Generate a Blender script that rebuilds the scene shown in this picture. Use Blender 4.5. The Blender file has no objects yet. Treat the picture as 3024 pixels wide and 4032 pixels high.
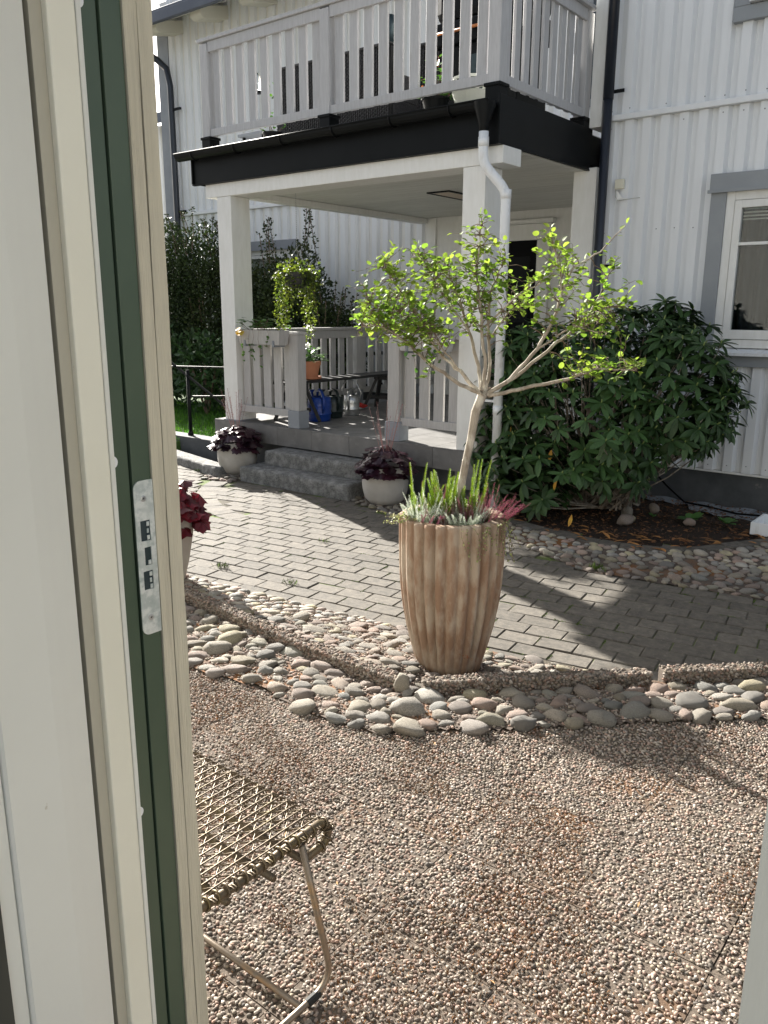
import bpy, bmesh, math, random
import numpy as np
from mathutils import Vector, Matrix, noise
random.seed(7); np.random.seed(7)
R = math.radians; PI = math.pi
sc = bpy.context.scene
col = sc.collection

# ------------------------------------------------------------------ camera, sky, sun, exposure
cd = bpy.data.cameras.new('camera'); cam = bpy.data.objects.new('camera', cd); col.objects.link(cam)
cd.sensor_fit = 'VERTICAL'; cd.sensor_height = 36; cd.sensor_width = 27
cd.lens = 3213.2/4032*36; cd.clip_start = .05; cd.clip_end = 600
cr = Vector((.78107236, .62441967, .00510364)); cu = -Vector((.15355, -.18414, -.97083)); cf = Vector((-.60527, .75907, -.23971))
cam.matrix_world = Matrix(((cr.x, cu.x, -cf.x, 0), (cr.y, cu.y, -cf.y, 0), (cr.z, cu.z, -cf.z, 1.7), (0, 0, 0, 1)))
sc.camera = cam
SUN_EL = R(26.5); SUN_DIR = Vector((-.935*math.cos(SUN_EL), .355*math.cos(SUN_EL), math.sin(SUN_EL)))
w = bpy.data.worlds.new('World'); sc.world = w; w.use_nodes = True
nt = w.node_tree; bg = nt.nodes['Background']
sky = nt.nodes.new('ShaderNodeTexSky'); sky.sky_type = 'NISHITA'; sky.sun_disc = False
sky.sun_elevation = SUN_EL; sky.sun_rotation = math.atan2(-.935, .355)
sky.air_density = 1.0; sky.dust_density = 2.2; sky.ozone_density = 1.0
hs = nt.nodes.new('ShaderNodeHueSaturation'); hs.inputs['Saturation'].default_value = .45; hs.inputs['Value'].default_value = 1.08   # thin white cloud over the whole sky
nt.links.new(sky.outputs[0], hs.inputs['Color']); nt.links.new(hs.outputs[0], bg.inputs[0]); bg.inputs[1].default_value = .053
sl = bpy.data.lights.new('sun', 'SUN'); so = bpy.data.objects.new('sun', sl); col.objects.link(so)
sl.energy = 5.0; sl.angle = R(.53); sl.color = (1, .95, .87)
so.rotation_euler = SUN_DIR.to_track_quat('Z', 'Y').to_euler(); so.location = (-6, 2, 8)
sc.view_settings.view_transform = 'Standard'; sc.view_settings.look = 'None'
sc.view_settings.gamma = 1; sc.view_settings.use_curve_mapping = False
sc.view_settings.exposure = 1.87
sc.cycles.max_bounces = 7

# ------------------------------------------------------------------ materials
def mat(name, c, c2=None, scale=6, rough=.6, bump=0, bs=60, rnd=0, isl=False, metal=0, transl=0, spec=.5, stretch=(1, 1, 1), detail=5, lo=.35, hi=.65, c3=None, s3=2, t3=(.5, .62), palette=None, bdist=.01, sheen=0, coat=0):
    m = bpy.data.materials.new(name); m.use_nodes = True; t = m.node_tree; N = t.nodes; L = t.links
    b = N['Principled BSDF']; out = N['Material Output']
    def n(k, **kw):
        x = N.new(k)
        for a, v in kw.items(): setattr(x, a, v)
        return x
    tc = n('ShaderNodeTexCoord'); mp = n('ShaderNodeMapping'); mp.inputs['Scale'].default_value = stretch
    geo = n('ShaderNodeNewGeometry'); oi = n('ShaderNodeObjectInfo')
    off = n('ShaderNodeVectorMath', operation='ADD'); L.new(tc.outputs['Object'], off.inputs[0]); L.new(oi.outputs['Random'], off.inputs[1])
    sc_ = n('ShaderNodeVectorMath', operation='ADD'); L.new(off.outputs[0], sc_.inputs[0])
    L.new(off.outputs[0], mp.inputs[0])
    rout = None
    if isl or rnd or palette:
        if isl: rout = geo.outputs['Random Per Island']
        else: rout = oi.outputs['Random']
    if palette:
        r = n('ShaderNodeValToRGB'); r.color_ramp.interpolation = 'LINEAR'
        e = r.color_ramp.elements; e[0].position = 0; e[0].color = (*palette[0], 1); e[1].position = 1; e[1].color = (*palette[-1], 1)
        for i, p in enumerate(palette[1:-1]):
            q = e.new((i+1)/(len(palette)-1)); q.color = (*p, 1)
        L.new(rout, r.inputs[0]); cur = r.outputs[0]
    else:
        rgb = n('ShaderNodeRGB'); rgb.outputs[0].default_value = (*c, 1); cur = rgb.outputs[0]
    def mixc(a, bcol, fac):
        x = n('ShaderNodeMix', data_type='RGBA'); L.new(fac, x.inputs[0]); L.new(a, x.inputs[6])
        if isinstance(bcol, tuple): x.inputs[7].default_value = (*bcol, 1)
        else: L.new(bcol, x.inputs[7])
        return x.outputs[2]
    def nz(s, d=detail, vec=None):
        x = n('ShaderNodeTexNoise'); x.inputs['Scale'].default_value = s; x.inputs['Detail'].default_value = d; x.inputs['Roughness'].default_value = .6
        L.new(vec or mp.outputs[0], x.inputs['Vector']); return x.outputs['Fac']
    def mr(src, a, b_, c_=0, d_=1):
        x = n('ShaderNodeMapRange'); x.inputs[1].default_value = a; x.inputs[2].default_value = b_; x.inputs[3].default_value = c_; x.inputs[4].default_value = d_
        L.new(src, x.inputs[0]); return x.outputs[0]
    if c2: cur = mixc(cur, c2, mr(nz(scale), lo, hi))
    if c3: cur = mixc(cur, c3, mr(nz(s3, 4), t3[0], t3[1]))
    if rnd:
        h = n('ShaderNodeHueSaturation'); L.new(cur, h.inputs['Color']); L.new(mr(rout, 0, 1, 1-rnd, 1+rnd), h.inputs['Value']); cur = h.outputs[0]
    L.new(cur, b.inputs['Base Color'])
    b.inputs['Roughness'].default_value = rough; b.inputs['Metallic'].default_value = metal
    b.inputs['Specular IOR Level'].default_value = spec
    if coat: b.inputs['Coat Weight'].default_value = coat
    if bump:
        bn = n('ShaderNodeBump'); bn.inputs['Strength'].default_value = bump; bn.inputs['Distance'].default_value = bdist
        L.new(nz(bs, 6), bn.inputs['Height']); L.new(bn.outputs[0], b.inputs['Normal'])
    if transl:
        tr = n('ShaderNodeBsdfTranslucent'); mx = n('ShaderNodeMixShader'); mx.inputs[0].default_value = transl
        h = n('ShaderNodeHueSaturation'); h.inputs['Saturation'].default_value = 1.05; h.inputs['Value'].default_value = 1.5
        L.new(cur, h.inputs['Color']); L.new(h.outputs[0], tr.inputs['Color'])
        L.new(b.outputs[0], mx.inputs[1]); L.new(tr.outputs[0], mx.inputs[2]); L.new(mx.outputs[0], out.inputs[0])
    return m
def glass(name, c=(.9, .95, .95), rough=.02):
    m = bpy.data.materials.new(name); m.use_nodes = True; t = m.node_tree; b = t.nodes['Principled BSDF']
    b.inputs['Base Color'].default_value = (*c, 1); b.inputs['Roughness'].default_value = rough; b.inputs['Transmission Weight'].default_value = 1; b.inputs['IOR'].default_value = 1.45
    return m
def emit(name, c, s):
    m = bpy.data.materials.new(name); m.use_nodes = True; b = m.node_tree.nodes['Principled BSDF']
    b.inputs['Base Color'].default_value = (*c, 1); b.inputs['Emission Color'].default_value = (*c, 1); b.inputs['Emission Strength'].default_value = s
    return m

SIDING = mat('siding_paint', (.78, .80, .82), (.75, .77, .79), 3, .45, .02, 30, stretch=(6, 6, .6), c3=(.71, .72, .73), s3=4, t3=(.66, .9))
WHITE = mat('white_paint', (.80, .80, .78), (.74, .74, .71), 5, .5, .08, 40, stretch=(4, 4, 1))
WHITE2 = mat('white_board', (.70, .70, .67), (.60, .60, .56), 3, .55, .1, 30, rnd=.05, stretch=(1, 8, 8))
RAIL = mat('grey_rail_paint', (.50, .50, .51), (.43, .43, .44), 5, .55, .15, 30, rnd=.05, stretch=(12, 12, 1.2), c3=(.36, .35, .34), s3=3, t3=(.6, .8))
RAILD = mat('porch_rail_paint', (.47, .46, .45), (.40, .39, .38), 5, .55, .15, 30, rnd=.06, stretch=(12, 12, 1.2), c3=(.34, .33, .31), s3=3, t3=(.6, .8))
TRIM = mat('grey_trim', (.26, .28, .31), (.22, .24, .27), 4, .5, .08, 40)
TRIMR = mat('grey_trim_window', (.29, .31, .33), (.26, .28, .30), 4, .5, .08, 40)
BLACK = mat('black_sheet', (.0035, .0045, .005), (.006, .007, .008), 3, .45, .03, 20, spec=.14)
BLACKP = mat('black_pipe', (.012, .017, .028), (.02, .024, .034), 3, .3, .03, 20)
WPIPE = mat('white_pipe', (.78, .80, .82), (.62, .62, .60), 9, .4, .05, 30, lo=.5, hi=.75, stretch=(3, 3, 1))
PLINTH = mat('dark_plinth', (.055, .06, .065), (.085, .09, .095), 5, .8, .3, 80, c3=(.20, .19, .18), s3=5, t3=(.66, .72))
ROOF = mat('roof_sheet', (.07, .085, .12), (.09, .105, .14), 3, .5, .05, 20)
GRANITE = mat('granite', (.21, .21, .20), (.10, .10, .098), 70, .85, 1, 55, c3=(.30, .30, .29), s3=14, t3=(.45, .7), bdist=.02)
TILE = mat('porch_tile', (.18, .175, .17), (.13, .127, .123), 4, .55, .15, 30, rnd=.1, c3=(.22, .215, .21), s3=7, t3=(.5, .75))
PAVER = mat('paver', (.138, .121, .098), (.08, .072, .06), 26, .85, .7, 130, rnd=.16, c3=(.19, .17, .145), s3=60, t3=(.60, .72), bdist=.004)
JOINT = mat('paver_joint', (.055, .045, .03), (.10, .085, .06), 50, .95, .6, 90, c3=(.09, .13, .02), s3=2.2, t3=(.48, .60))
GROUND = mat('ground', (.10, .09, .075), (.14, .13, .11), 3, .95, .4, 30)
SOIL = mat('soil', (.018, .010, .006), (.04, .024, .014), 45, .95, 1, 70, bdist=.02)
GRIT = mat('grit', (.075, .055, .042), (.13, .10, .08), 90, .95, .8, 140, c3=(.20, .085, .025), s3=2.3, t3=(.55, .66), bdist=.004)
SLAB = mat('terrace_slab', (.085, .066, .05), (.125, .098, .075), 110, .95, .8, 160, c3=(.12, .06, .025), s3=2.4, t3=(.52, .70), bdist=.004)
PAL = [tuple(min(.75, q*k) for q, k in zip(p, (.93, .895, .87))) for p in [(.25, .20, .17), (.34, .30, .26), (.14, .13, .12), (.31, .21, .17), (.44, .40, .35), (.20, .18, .15), (.09, .085, .08), (.31, .27, .21), (.24, .225, .21), (.38, .28, .23), (.12, .10, .085), (.50, .46, .42)]]
PEB = mat('pebble', (.4, .4, .4), None, rough=.85, isl=True, palette=PAL, bump=.5, bs=300, bdist=.001, spec=.2)
PEBK = mat('kerb_pebble_shaded', (.4, .4, .4), None, rough=.9, isl=True, palette=[tuple(q*.8 for q in p) for p in PAL], spec=.15)  # pebble palette darkened to paint in the kerb's shade side
CPAL = [tuple(min(.7, q*1.22) for q in p) for p in [(.26, .23, .17), (.31, .28, .23), (.13, .14, .135), (.28, .19, .15), (.38, .34, .27), (.19, .175, .15), (.31, .22, .18), (.22, .225, .21), (.34, .30, .19), (.16, .14, .11), (.36, .34, .30), (.09, .09, .085)]]
COB = mat('cobblestone', (.4, .4, .4), (.15, .13, .11), 14, .82, .9, 60, palette=CPAL, lo=.38, hi=.70, c3=(.40, .37, .32), s3=45, t3=(.62, .72), bdist=.006)
TERRA = mat('terracotta_flute', (.30, .205, .142), (.255, .16, .105), 3, .9, .6, 60, stretch=(3, 3, 1.1), spec=.2, c3=(.40, .325, .25), s3=5, t3=(.42, .60), bdist=.004)
TERRA2 = mat('terracotta', (.52, .22, .12), (.46, .19, .10), 6, .8, .2, 60)
CONC = mat('planter_ribbed', (.46, .44, .41), (.40, .38, .35), 8, .85, .25, 60, c3=(.34, .32, .28), s3=3, t3=(.55, .75))
BARK = mat('bark', (.38, .33, .27), (.22, .18, .14), 22, .85, .9, 70, stretch=(1, 1, .5), c3=(.56, .52, .45), s3=16, t3=(.52, .68), bdist=.004)
TWIG = mat('twig', (.20, .14, .10), (.13, .09, .065), 30, .8, .3, 60)
LEAF = mat('tree_leaf', (.11, .20, .03), (.18, .24, .04), 8, .55, isl=True, rnd=.34, transl=.5, spec=.25)
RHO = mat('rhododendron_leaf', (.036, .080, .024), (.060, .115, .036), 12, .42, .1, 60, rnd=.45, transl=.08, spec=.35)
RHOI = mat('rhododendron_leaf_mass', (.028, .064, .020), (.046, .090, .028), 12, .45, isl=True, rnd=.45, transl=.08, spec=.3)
YLEAF = mat('yellow_leaf', (.55, .33, .03), (.45, .2, .03), 20, .6, isl=True, rnd=.2)
HEDGE = mat('hedge_leaf', (.022, .042, .013), (.045, .062, .018), 2, .55, isl=True, rnd=.5, transl=.12, spec=.3)
IVY = mat('ivy_leaf', (.055, .10, .015), (.12, .14, .02), 9, .5, isl=True, rnd=.45, transl=.4)
HEU = mat('dark_heuchera_leaf', (.022, .010, .018), (.045, .012, .02), 8, .28, .2, 40, isl=True, rnd=.5, transl=.1, spec=.7)
HEUR = mat('red_heuchera_leaf', (.10, .008, .016), (.17, .012, .02), 8, .3, .2, 40, isl=True, rnd=.5, transl=.25, spec=.6)
HEUR2 = mat('red_heuchera_leaf_single', (.10, .008, .016), (.17, .012, .02), 8, .3, .2, 40, rnd=.5, transl=.25, spec=.6)
LIME = mat('lime_heather', (.14, .24, .02), (.22, .29, .03), 20, .6, isl=True, rnd=.3, transl=.35)
SILV = mat('white_heather', (.7, .7, .7), None, rough=.7, isl=True, transl=.15, palette=[(.80, .80, .74), (.14, .22, .10), (.78, .80, .72), (.62, .66, .56), (.20, .28, .14), (.82, .82, .76)])
PINK = mat('pink_heather', (.34, .08, .14), None, rough=.7, isl=True, transl=.2, palette=[(.42, .09, .18), (.10, .12, .05), (.34, .06, .13), (.50, .18, .26), (.16, .07, .06), (.30, .06, .12)])
DKG = mat('heather_green', (.04, .09, .03), (.07, .12, .04), 40, .7, isl=True, rnd=.4, transl=.2)
GREEN = mat('plant_leaf', (.05, .13, .025), (.09, .19, .03), 12, .45, isl=True, rnd=.4, transl=.3)
GRASS = mat('grass', (.05, .16, .015), (.09, .22, .02), 6, .6, isl=True, rnd=.35, transl=.35)
MOSS = mat('moss', (.12, .19, .02), (.07, .12, .02), 20, .9, isl=True, rnd=.4)
SEDUM = mat('red_sedum', (.36, .09, .03), (.24, .10, .04), 20, .7, isl=True, rnd=.4, transl=.2)
PSTEM = mat('flower_stem', (.30, .17, .15), (.36, .20, .20), 20, .7, isl=True, rnd=.3)
WFLOW = mat('white_flower', (.8, .8, .76), None, rough=.6, isl=True, rnd=.1, transl=.3)
BENCH = mat('black_wood', (.018, .018, .018), (.03, .03, .03), 10, .5, .2, 40)
WICK = mat('wicker', (.02, .02, .022), (.05, .05, .052), 60, .45, .8, 70, spec=.6)
BLUE = mat('blue_plastic', (.006, .035, .22), (.008, .045, .26), 4, .3)
DGREEN = mat('dark_green_plastic', (.01, .02, .02), None, rough=.35)
ZINC = mat('zinc', (.55, .56, .57), (.42, .43, .44), 12, .33, .1, 30, metal=.9)
STEEL = mat('zinc_plate', (.62, .66, .64), (.45, .51, .50), 28, .4, .08, 60, metal=.45, c3=(.74, .77, .75), s3=60, t3=(.45, .6))
DARKM = mat('dark_metal', (.03, .05, .055), (.05, .07, .08), 10, .4, metal=.6)
JWOOD = mat('cream_wood', (.58, .53, .41), (.50, .455, .35), 8, .6, .45, 35, stretch=(14, 14, .8), c3=(.36, .32, .24), s3=5, t3=(.60, .78), bdist=.003)
JCREAM = mat('cream_paint', (.80, .77, .65), (.75, .72, .60), 3, .4, .05, 30, c3=(.50, .38, .24), s3=34, t3=(.745, .765))
JPANEL = mat('pale_panel', (.73, .725, .67), (.69, .685, .63), 2, .42, .03, 20, c3=(.55, .52, .44), s3=28, t3=(.735, .76))
JDARK = mat('shaded_recess', (.44, .41, .33), None, rough=.5)  # shade of the recessed face painted in as a darker beige
JGREEN = mat('green_aluminium', (.065, .095, .06), (.055, .085, .055), 4, .38, .03, 20, spec=.5)
FLATBLACK = mat('flat_black', (.008, .009, .008), None, rough=.7)  # rubber glides, and the shade painted into frame gaps
DOORW = mat('white_door_paint', (.90, .87, .75), (.85, .82, .70), 10, .45, .3, 30, stretch=(14, 14, .8), bdist=.003)  # paint colour warmed and lightened in place of indoor light
CHAIRM = mat('bronze_wire', (.14, .105, .065), (.09, .068, .045), 12, .45, .1, 50, metal=.5, c3=(.12, .09, .04), s3=14, t3=(.5, .66))
CHAIRL = mat('bronze_tube', (.25, .20, .15), (.19, .155, .12), 8, .4, .08, 50, metal=.6, c3=(.38, .22, .09), s3=6, t3=(.55, .7))
GLASS = glass('window_glass')
INNER = mat('dark_interior', (.012, .012, .014), (.02, .02, .022), 2, .9)
CURT = mat('curtain', (.012, .016, .026), (.006, .008, .013), 3, .9, stretch=(14, 1, .3))
BLIND = mat('blind_slat', (.42, .42, .38), None, rough=.6, rnd=.1)
FABRIC = mat('ground_cloth', (.30, .33, .36), (.20, .22, .24), 14, .9, .4, 40)
LAMP = mat('lamp_diffuser', (.62, .52, .42), None, rough=.6)
BROWN = mat('litter', (.16, .07, .03), (.10, .05, .02), 20, .8, isl=True, rnd=.5)
SKIN = mat('house_wall', (.60, .60, .56), (.55, .55, .51), 3, .6)
ORANGE = mat('orange_wood', (.45, .16, .05), None, rough=.5)
BOXW = mat('alarm_box_plastic', (.70, .68, .56), None, rough=.45)
REDBAG = mat('red_print', (.5, .03, .02), None, rough=.5)

# ------------------------------------------------------------------ geometry helpers
class MB:
    def __init__(s): s.v = []; s.f = []
    def add(s, vs, fs):
        o = len(s.v); s.v += [tuple(x) for x in vs]; s.f += [tuple(i+o for i in f) for f in fs]; return s
    def box(s, x0, x1, y0, y1, z0, z1):
        return s.add([(x0, y0, z0), (x1, y0, z0), (x1, y1, z0), (x0, y1, z0), (x0, y0, z1), (x1, y0, z1), (x1, y1, z1), (x0, y1, z1)],
                     [(0, 3, 2, 1), (4, 5, 6, 7), (0, 1, 5, 4), (1, 2, 6, 5), (2, 3, 7, 6), (3, 0, 4, 7)])
    def obox(s, c, size, rz=0, rx=0, ry=0):
        m = Matrix.Translation(c) @ Matrix.Rotation(rz, 4, 'Z') @ Matrix.Rotation(ry, 4, 'Y') @ Matrix.Rotation(rx, 4, 'X')
        x, y, z = [a/2 for a in size]
        vs = [m @ Vector(p) for p in ((-x, -y, -z), (x, -y, -z), (x, y, -z), (-x, y, -z), (-x, -y, z), (x, -y, z), (x, y, z), (-x, y, z))]
        return s.add(vs, [(0, 3, 2, 1), (4, 5, 6, 7), (0, 1, 5, 4), (1, 2, 6, 5), (2, 3, 7, 6), (3, 0, 4, 7)])
    def beam(s, a, b, w_, h, up=Vector((0, 0, 1))):
        a = Vector(a); b = Vector(b); d = (b-a).normalized(); x = d.cross(up)
        if x.length < 1e-4: x = Vector((1, 0, 0))
        x.normalize(); y = x.cross(d); x *= w_/2; y *= h/2
        vs = [a-x-y, a+x-y, a+x+y, a-x+y, b-x-y, b+x-y, b+x+y, b-x+y]
        return s.add(vs, [(0, 3, 2, 1), (4, 5, 6, 7), (0, 1, 5, 4), (1, 2, 6, 5), (2, 3, 7, 6), (3, 0, 4, 7)])
    def tube(s, pts, r, seg=8, caps=True):
        pts = [Vector(p) for p in pts]; n = len(pts)
        rr = r if isinstance(r, (list, tuple)) else [r]*n
        d0 = (pts[1]-pts[0]).normalized(); u = d0.orthogonal().normalized(); vs = []; fs = []
        for i, p in enumerate(pts):
            d = (pts[min(i+1, n-1)]-pts[max(i-1, 0)])
            d = d.normalized() if d.length > 1e-9 else d0
            u = (u-d*u.dot(d))
            u = u.normalized() if u.length > 1e-6 else d.orthogonal().normalized()
            v = d.cross(u)
            for k in range(seg):
                a = 2*PI*k/seg; vs.append(p+(u*math.cos(a)+v*math.sin(a))*rr[i])
        for i in range(n-1):
            for k in range(seg):
                fs.append((i*seg+k, i*seg+(k+1) % seg, (i+1)*seg+(k+1) % seg, (i+1)*seg+k))
        if caps: fs.append(tuple(range(seg))[::-1]); fs.append(tuple((n-1)*seg+k for k in range(seg)))
        return s.add(vs, fs)
    def lathe(s, prof, c=(0, 0, 0), seg=32, fn=None, cap0=True, cap1=False):
        vs = []; fs = []; n = len(prof)
        for i, (r, z) in enumerate(prof):
            for k in range(seg):
                a = 2*PI*k/seg; rr = r*(fn(a, i) if fn else 1)
                vs.append((c[0]+rr*math.cos(a), c[1]+rr*math.sin(a), c[2]+z))
        for i in range(n-1):
            for k in range(seg):
                fs.append((i*seg+k, i*seg+(k+1) % seg, (i+1)*seg+(k+1) % seg, (i+1)*seg+k))
        if cap0: fs.append(tuple(range(seg))[::-1])
        if cap1: fs.append(tuple((n-1)*seg+k for k in range(seg)))
        return s.add(vs, fs)
    def prism(s, poly, z0, z1):
        n = len(poly); vs = [(x, y, z0) for x, y in poly]+[(x, y, z1) for x, y in poly]
        fs = [tuple(range(n))[::-1], tuple(range(n, 2*n))]+[(i, (i+1) % n, n+(i+1) % n, n+i) for i in range(n)]
        return s.add(vs, fs)
    def mesh(s, name):
        me = bpy.data.meshes.new(name); me.from_pydata(s.v, [], s.f); me.validate(verbose=False); return me
    def build(s, name, m, parent=None, smooth=False, bevel=0, recalc=False, sub=0, loc=None):
        me = s.mesh(name)
        if recalc:
            b = bmesh.new(); b.from_mesh(me); bmesh.ops.recalc_face_normals(b, faces=b.faces); b.to_mesh(me); b.free()
        return link(name, me, m, parent, smooth, bevel, sub, loc)
def link(name, me, m, parent=None, smooth=False, bevel=0, sub=0, loc=None):
    if m and not me.materials: me.materials.append(m)
    if smooth: me.polygons.foreach_set('use_smooth', [True]*len(me.polygons))
    o = bpy.data.objects.new(name, me); col.objects.link(o)
    if loc is not None: o.location = loc
    if parent is not None:
        o.parent = parent
        if parent.get('_off'): o.location = Vector(o.location)-Vector(parent['_off'])
    if bevel:
        md = o.modifiers.new('bevel', 'BEVEL'); md.width = bevel; md.segments = 2; md.limit_method = 'ANGLE'; md.angle_limit = R(40)
    if sub:
        md = o.modifiers.new('sub', 'SUBSURF'); md.levels = sub; md.render_levels = sub
    return o
def thing(name, label, cat, loc=(0, 0, 0), group=None, rz=0):
    o = bpy.data.objects.new(name, None); col.objects.link(o); o.location = loc; o.rotation_euler = (0, 0, rz); o.empty_display_size = .1
    o['label'] = label; o['category'] = cat
    if group: o['group'] = group
    return o
def tag(o, label, cat, group=None):
    o['label'] = label; o['category'] = cat
    if group: o['group'] = group
    return o
def struct(o): o['kind'] = 'structure'; return o
def stuff(o): o['kind'] = 'stuff'; return o
def sempty(name):
    o = bpy.data.objects.new(name, None); col.objects.link(o); o['kind'] = 'structure'; return o
def W(parent, o):
    """parent an object built in world coordinates under an unrotated Empty"""
    o.parent = parent; o.location = Vector(o.location)-Vector(parent.location); return o
def inpoly(x, y, P):
    c = False; n = len(P); j = n-1
    for i in range(n):
        xi, yi = P[i]; xj, yj = P[j]
        if (yi > y) != (yj > y) and x < (xj-xi)*(y-yi)/(yj-yi)+xi: c = not c
        j = i
    return c
def rnd(a, b): return random.uniform(a, b)

# base meshes for stones
def ico(sub, seed, amp, flat=1):
    b = bmesh.new(); bmesh.ops.create_icosphere(b, subdivisions=sub, radius=1)
    o = Vector((seed*7.3, seed*3.1, seed*1.7))
    for v in b.verts:
        d = v.co.normalized(); k = 1+amp*noise.noise(d*1.1+o)+amp*.5*noise.noise(d*2.3+o)
        v.co = d*k
        v.co.z *= flat
    vs = [tuple(v.co) for v in b.verts]; fs = [tuple(v.index for v in f.verts) for f in b.faces]; b.free(); return vs, fs
def fast_mesh(name, V, F):
    me = bpy.data.meshes.new(name); nF = len(F); k = F.shape[1]
    me.vertices.add(len(V)); me.vertices.foreach_set('co', V.astype(np.float32).ravel())
    me.loops.add(nF*k); me.loops.foreach_set('vertex_index', F.astype(np.int32).ravel())
    me.polygons.add(nF); me.polygons.foreach_set('loop_start', np.arange(0, nF*k, k, dtype=np.int32))
    try: me.polygons.foreach_set('loop_total', np.full(nF, k, dtype=np.int32))
    except Exception: pass
    me.update(calc_edges=True); return me
ICO = [np.array(ico(1, i, .45)[0]) for i in range(6)]; ICOF = np.array(ico(1, 0, 0)[1])
def pebbles(name, pts, smin, smax, m, parent=None, zr=.55):
    """pts: list of (x,y,z); one joined mesh of little stones"""
    n = len(pts); P = np.array(pts); k = len(ICO[0]); V = np.zeros((n, k, 3))
    for i in range(n):
        s = random.uniform(smin, smax); a = random.uniform(0, 2*PI); t = ICO[i % 6]
        sx, sy, sz = s*random.uniform(.85, 1.55), s*random.uniform(.6, 1), s*random.uniform(zr*.7, zr*1.25)
        c, d = math.cos(a), math.sin(a); tx, ty = random.uniform(-.25, .25), random.uniform(-.25, .25)
        x = t[:, 0]*sx; y = t[:, 1]*sy; z = t[:, 2]*sz+tx*x+ty*y
        V[i, :, 0] = x*c-y*d+P[i, 0]; V[i, :, 1] = x*d+y*c+P[i, 1]; V[i, :, 2] = z+P[i, 2]
    F = (ICOF[None]+(np.arange(n)*k)[:, None, None]).reshape(-1, 3)
    return stuff(link(name, fast_mesh(name, V.reshape(-1, 3), F), m, parent))
COBM = []
for i in range(8):
    vs, fs = ico(2, i+3, .42); b = MB(); b.add(vs, fs); me = b.mesh('cobble'); me.materials.append(COB)
    me.polygons.foreach_set('use_smooth', [True]*len(me.polygons)); COBM.append(me)
def cobbles(parent, pts):
    """pts: (x,y,z,a,b,rot,h); the first 300 nearest as parts, the rest as one part"""
    pts = sorted(pts, key=lambda p: p[0]**2+p[1]**2); rest = []
    for i, (x, y, z, a, b_, rz, h) in enumerate(pts):
        if i < 300:
            o = bpy.data.objects.new('cobblestone', random.choice(COBM)); col.objects.link(o); o.parent = parent
            o.location = (x, y, z); o.scale = (a, b_, h); o.rotation_euler = (rnd(-.28, .28), rnd(-.28, .28), rz)
        else: rest.append((x, y, z, a, b_, rz, h))
    if rest:
        mb = MB(); T = [ico(2, i+3, .22) for i in range(4)]
        for x, y, z, a, b_, rz, h in rest:
            vs, fs = random.choice(T); c, s_ = math.cos(rz), math.sin(rz)
            mb.add([(p[0]*a*c-p[1]*b_*s_+x, p[0]*a*s_+p[1]*b_*c+y, p[2]*h+z) for p in vs], fs)
        stuff(mb.build('cobblestone_mass', COB2, parent, smooth=True))
COB2 = mat('cobblestone_mass', (.4, .4, .4), (.15, .13, .11), 14, .78, .8, 60, isl=True, palette=CPAL, lo=.45, hi=.8, bdist=.006)
def scatter(P, amin, amax, gap, tries, ang=0, angr=.6, zf=lambda x, y: 0, asp=(.6, .85), hf=(.45, .6)):
    xs = [p[0] for p in P]; ys = [p[1] for p in P]; x0, x1, y0, y1 = min(xs), max(xs), min(ys), max(ys)
    out = []; cell = amax*2; grid = {}
    for t in range(tries):
        x = rnd(x0, x1); y = rnd(y0, y1)
        if not inpoly(x, y, P): continue
        f = max(0, 1-t/(tries*.8)); a = amin+(amax-amin)*random.random()*(.25+.75*f)
        b_ = a*rnd(*asp); r = math.sqrt(a*b_); gx, gy = int(x//cell), int(y//cell); rz = ang+random.gauss(0, angr); ok = True
        for i in (-1, 0, 1):
            for j in (-1, 0, 1):
                for (X, Y, A, B, RR) in grid.get((gx+i, gy+j), ()):
                    dx, dy = x-X, y-Y; d = math.hypot(dx, dy)
                    if d < .001: ok = False; break
                    t1 = math.atan2(dy, dx)-rz; t2 = math.atan2(dy, dx)-RR
                    r1 = a*b_/math.hypot(b_*math.cos(t1), a*math.sin(t1)); r2 = A*B/math.hypot(B*math.cos(t2), A*math.sin(t2))
                    if d < (r1+r2)*gap: ok = False; break
                if not ok: break
            if not ok: break
        if ok:
            grid.setdefault((gx, gy), []).append((x, y, a, b_, rz)); h = b_*rnd(*hf)
            out.append((x, y, zf(x, y)+h*rnd(-.05, .16), a, b_, rz, h))
    return out

# ------------------------------------------------------------------ leaves
def leaf_shape(kind):
    if kind == 'rhodo':   # long, folded along the midrib, drooping
        vs = []; prof = [(0, .004), (.12, .07), (.35, .14), (.6, .16), (.82, .11), (1, .005)]
        for t, h in prof:
            z = -.16*t*t; vs += [(t, -h, z+h*.30), (t, 0, z), (t, h, z+h*.30)]
        fs = []
        for i in range(len(prof)-1):
            a = i*3; fs += [(a, a+1, a+4, a+3), (a+1, a+2, a+5, a+4)]
        return vs, fs
    if kind == 'round':
        vs = [(0, 0, 0), (.12, -.36, .06), (.5, -.47, .10), (.86, -.28, .03), (1.0, 0, -.08), (.86, .28, .03), (.5, .47, .10), (.12, .36, .06), (.5, 0, 0)]
        return vs, [(0, 1, 2, 8), (8, 2, 3, 4), (0, 8, 6, 7), (8, 4, 5, 6)]
    if kind == 'small':
        return [(0, 0, 0), (.5, -.28, .08), (1, 0, -.05), (.5, .28, .08)], [(0, 1, 2), (0, 2, 3)]
    if kind == 'lobed':
        vs = [(.35, 0, 0)]; n = 13
        for i in range(n):
            a = -2.7+5.4*i/(n-1); r = .62+(.12 if i % 2 == 0 else -.07)
            vs.append((.42+r*math.cos(a), r*math.sin(a), .10*math.cos(a*2.5)-.12*r))
        vs[0] = (.35, 0, .1)
        return vs, [(0, i, i+1) for i in range(1, n)]
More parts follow.
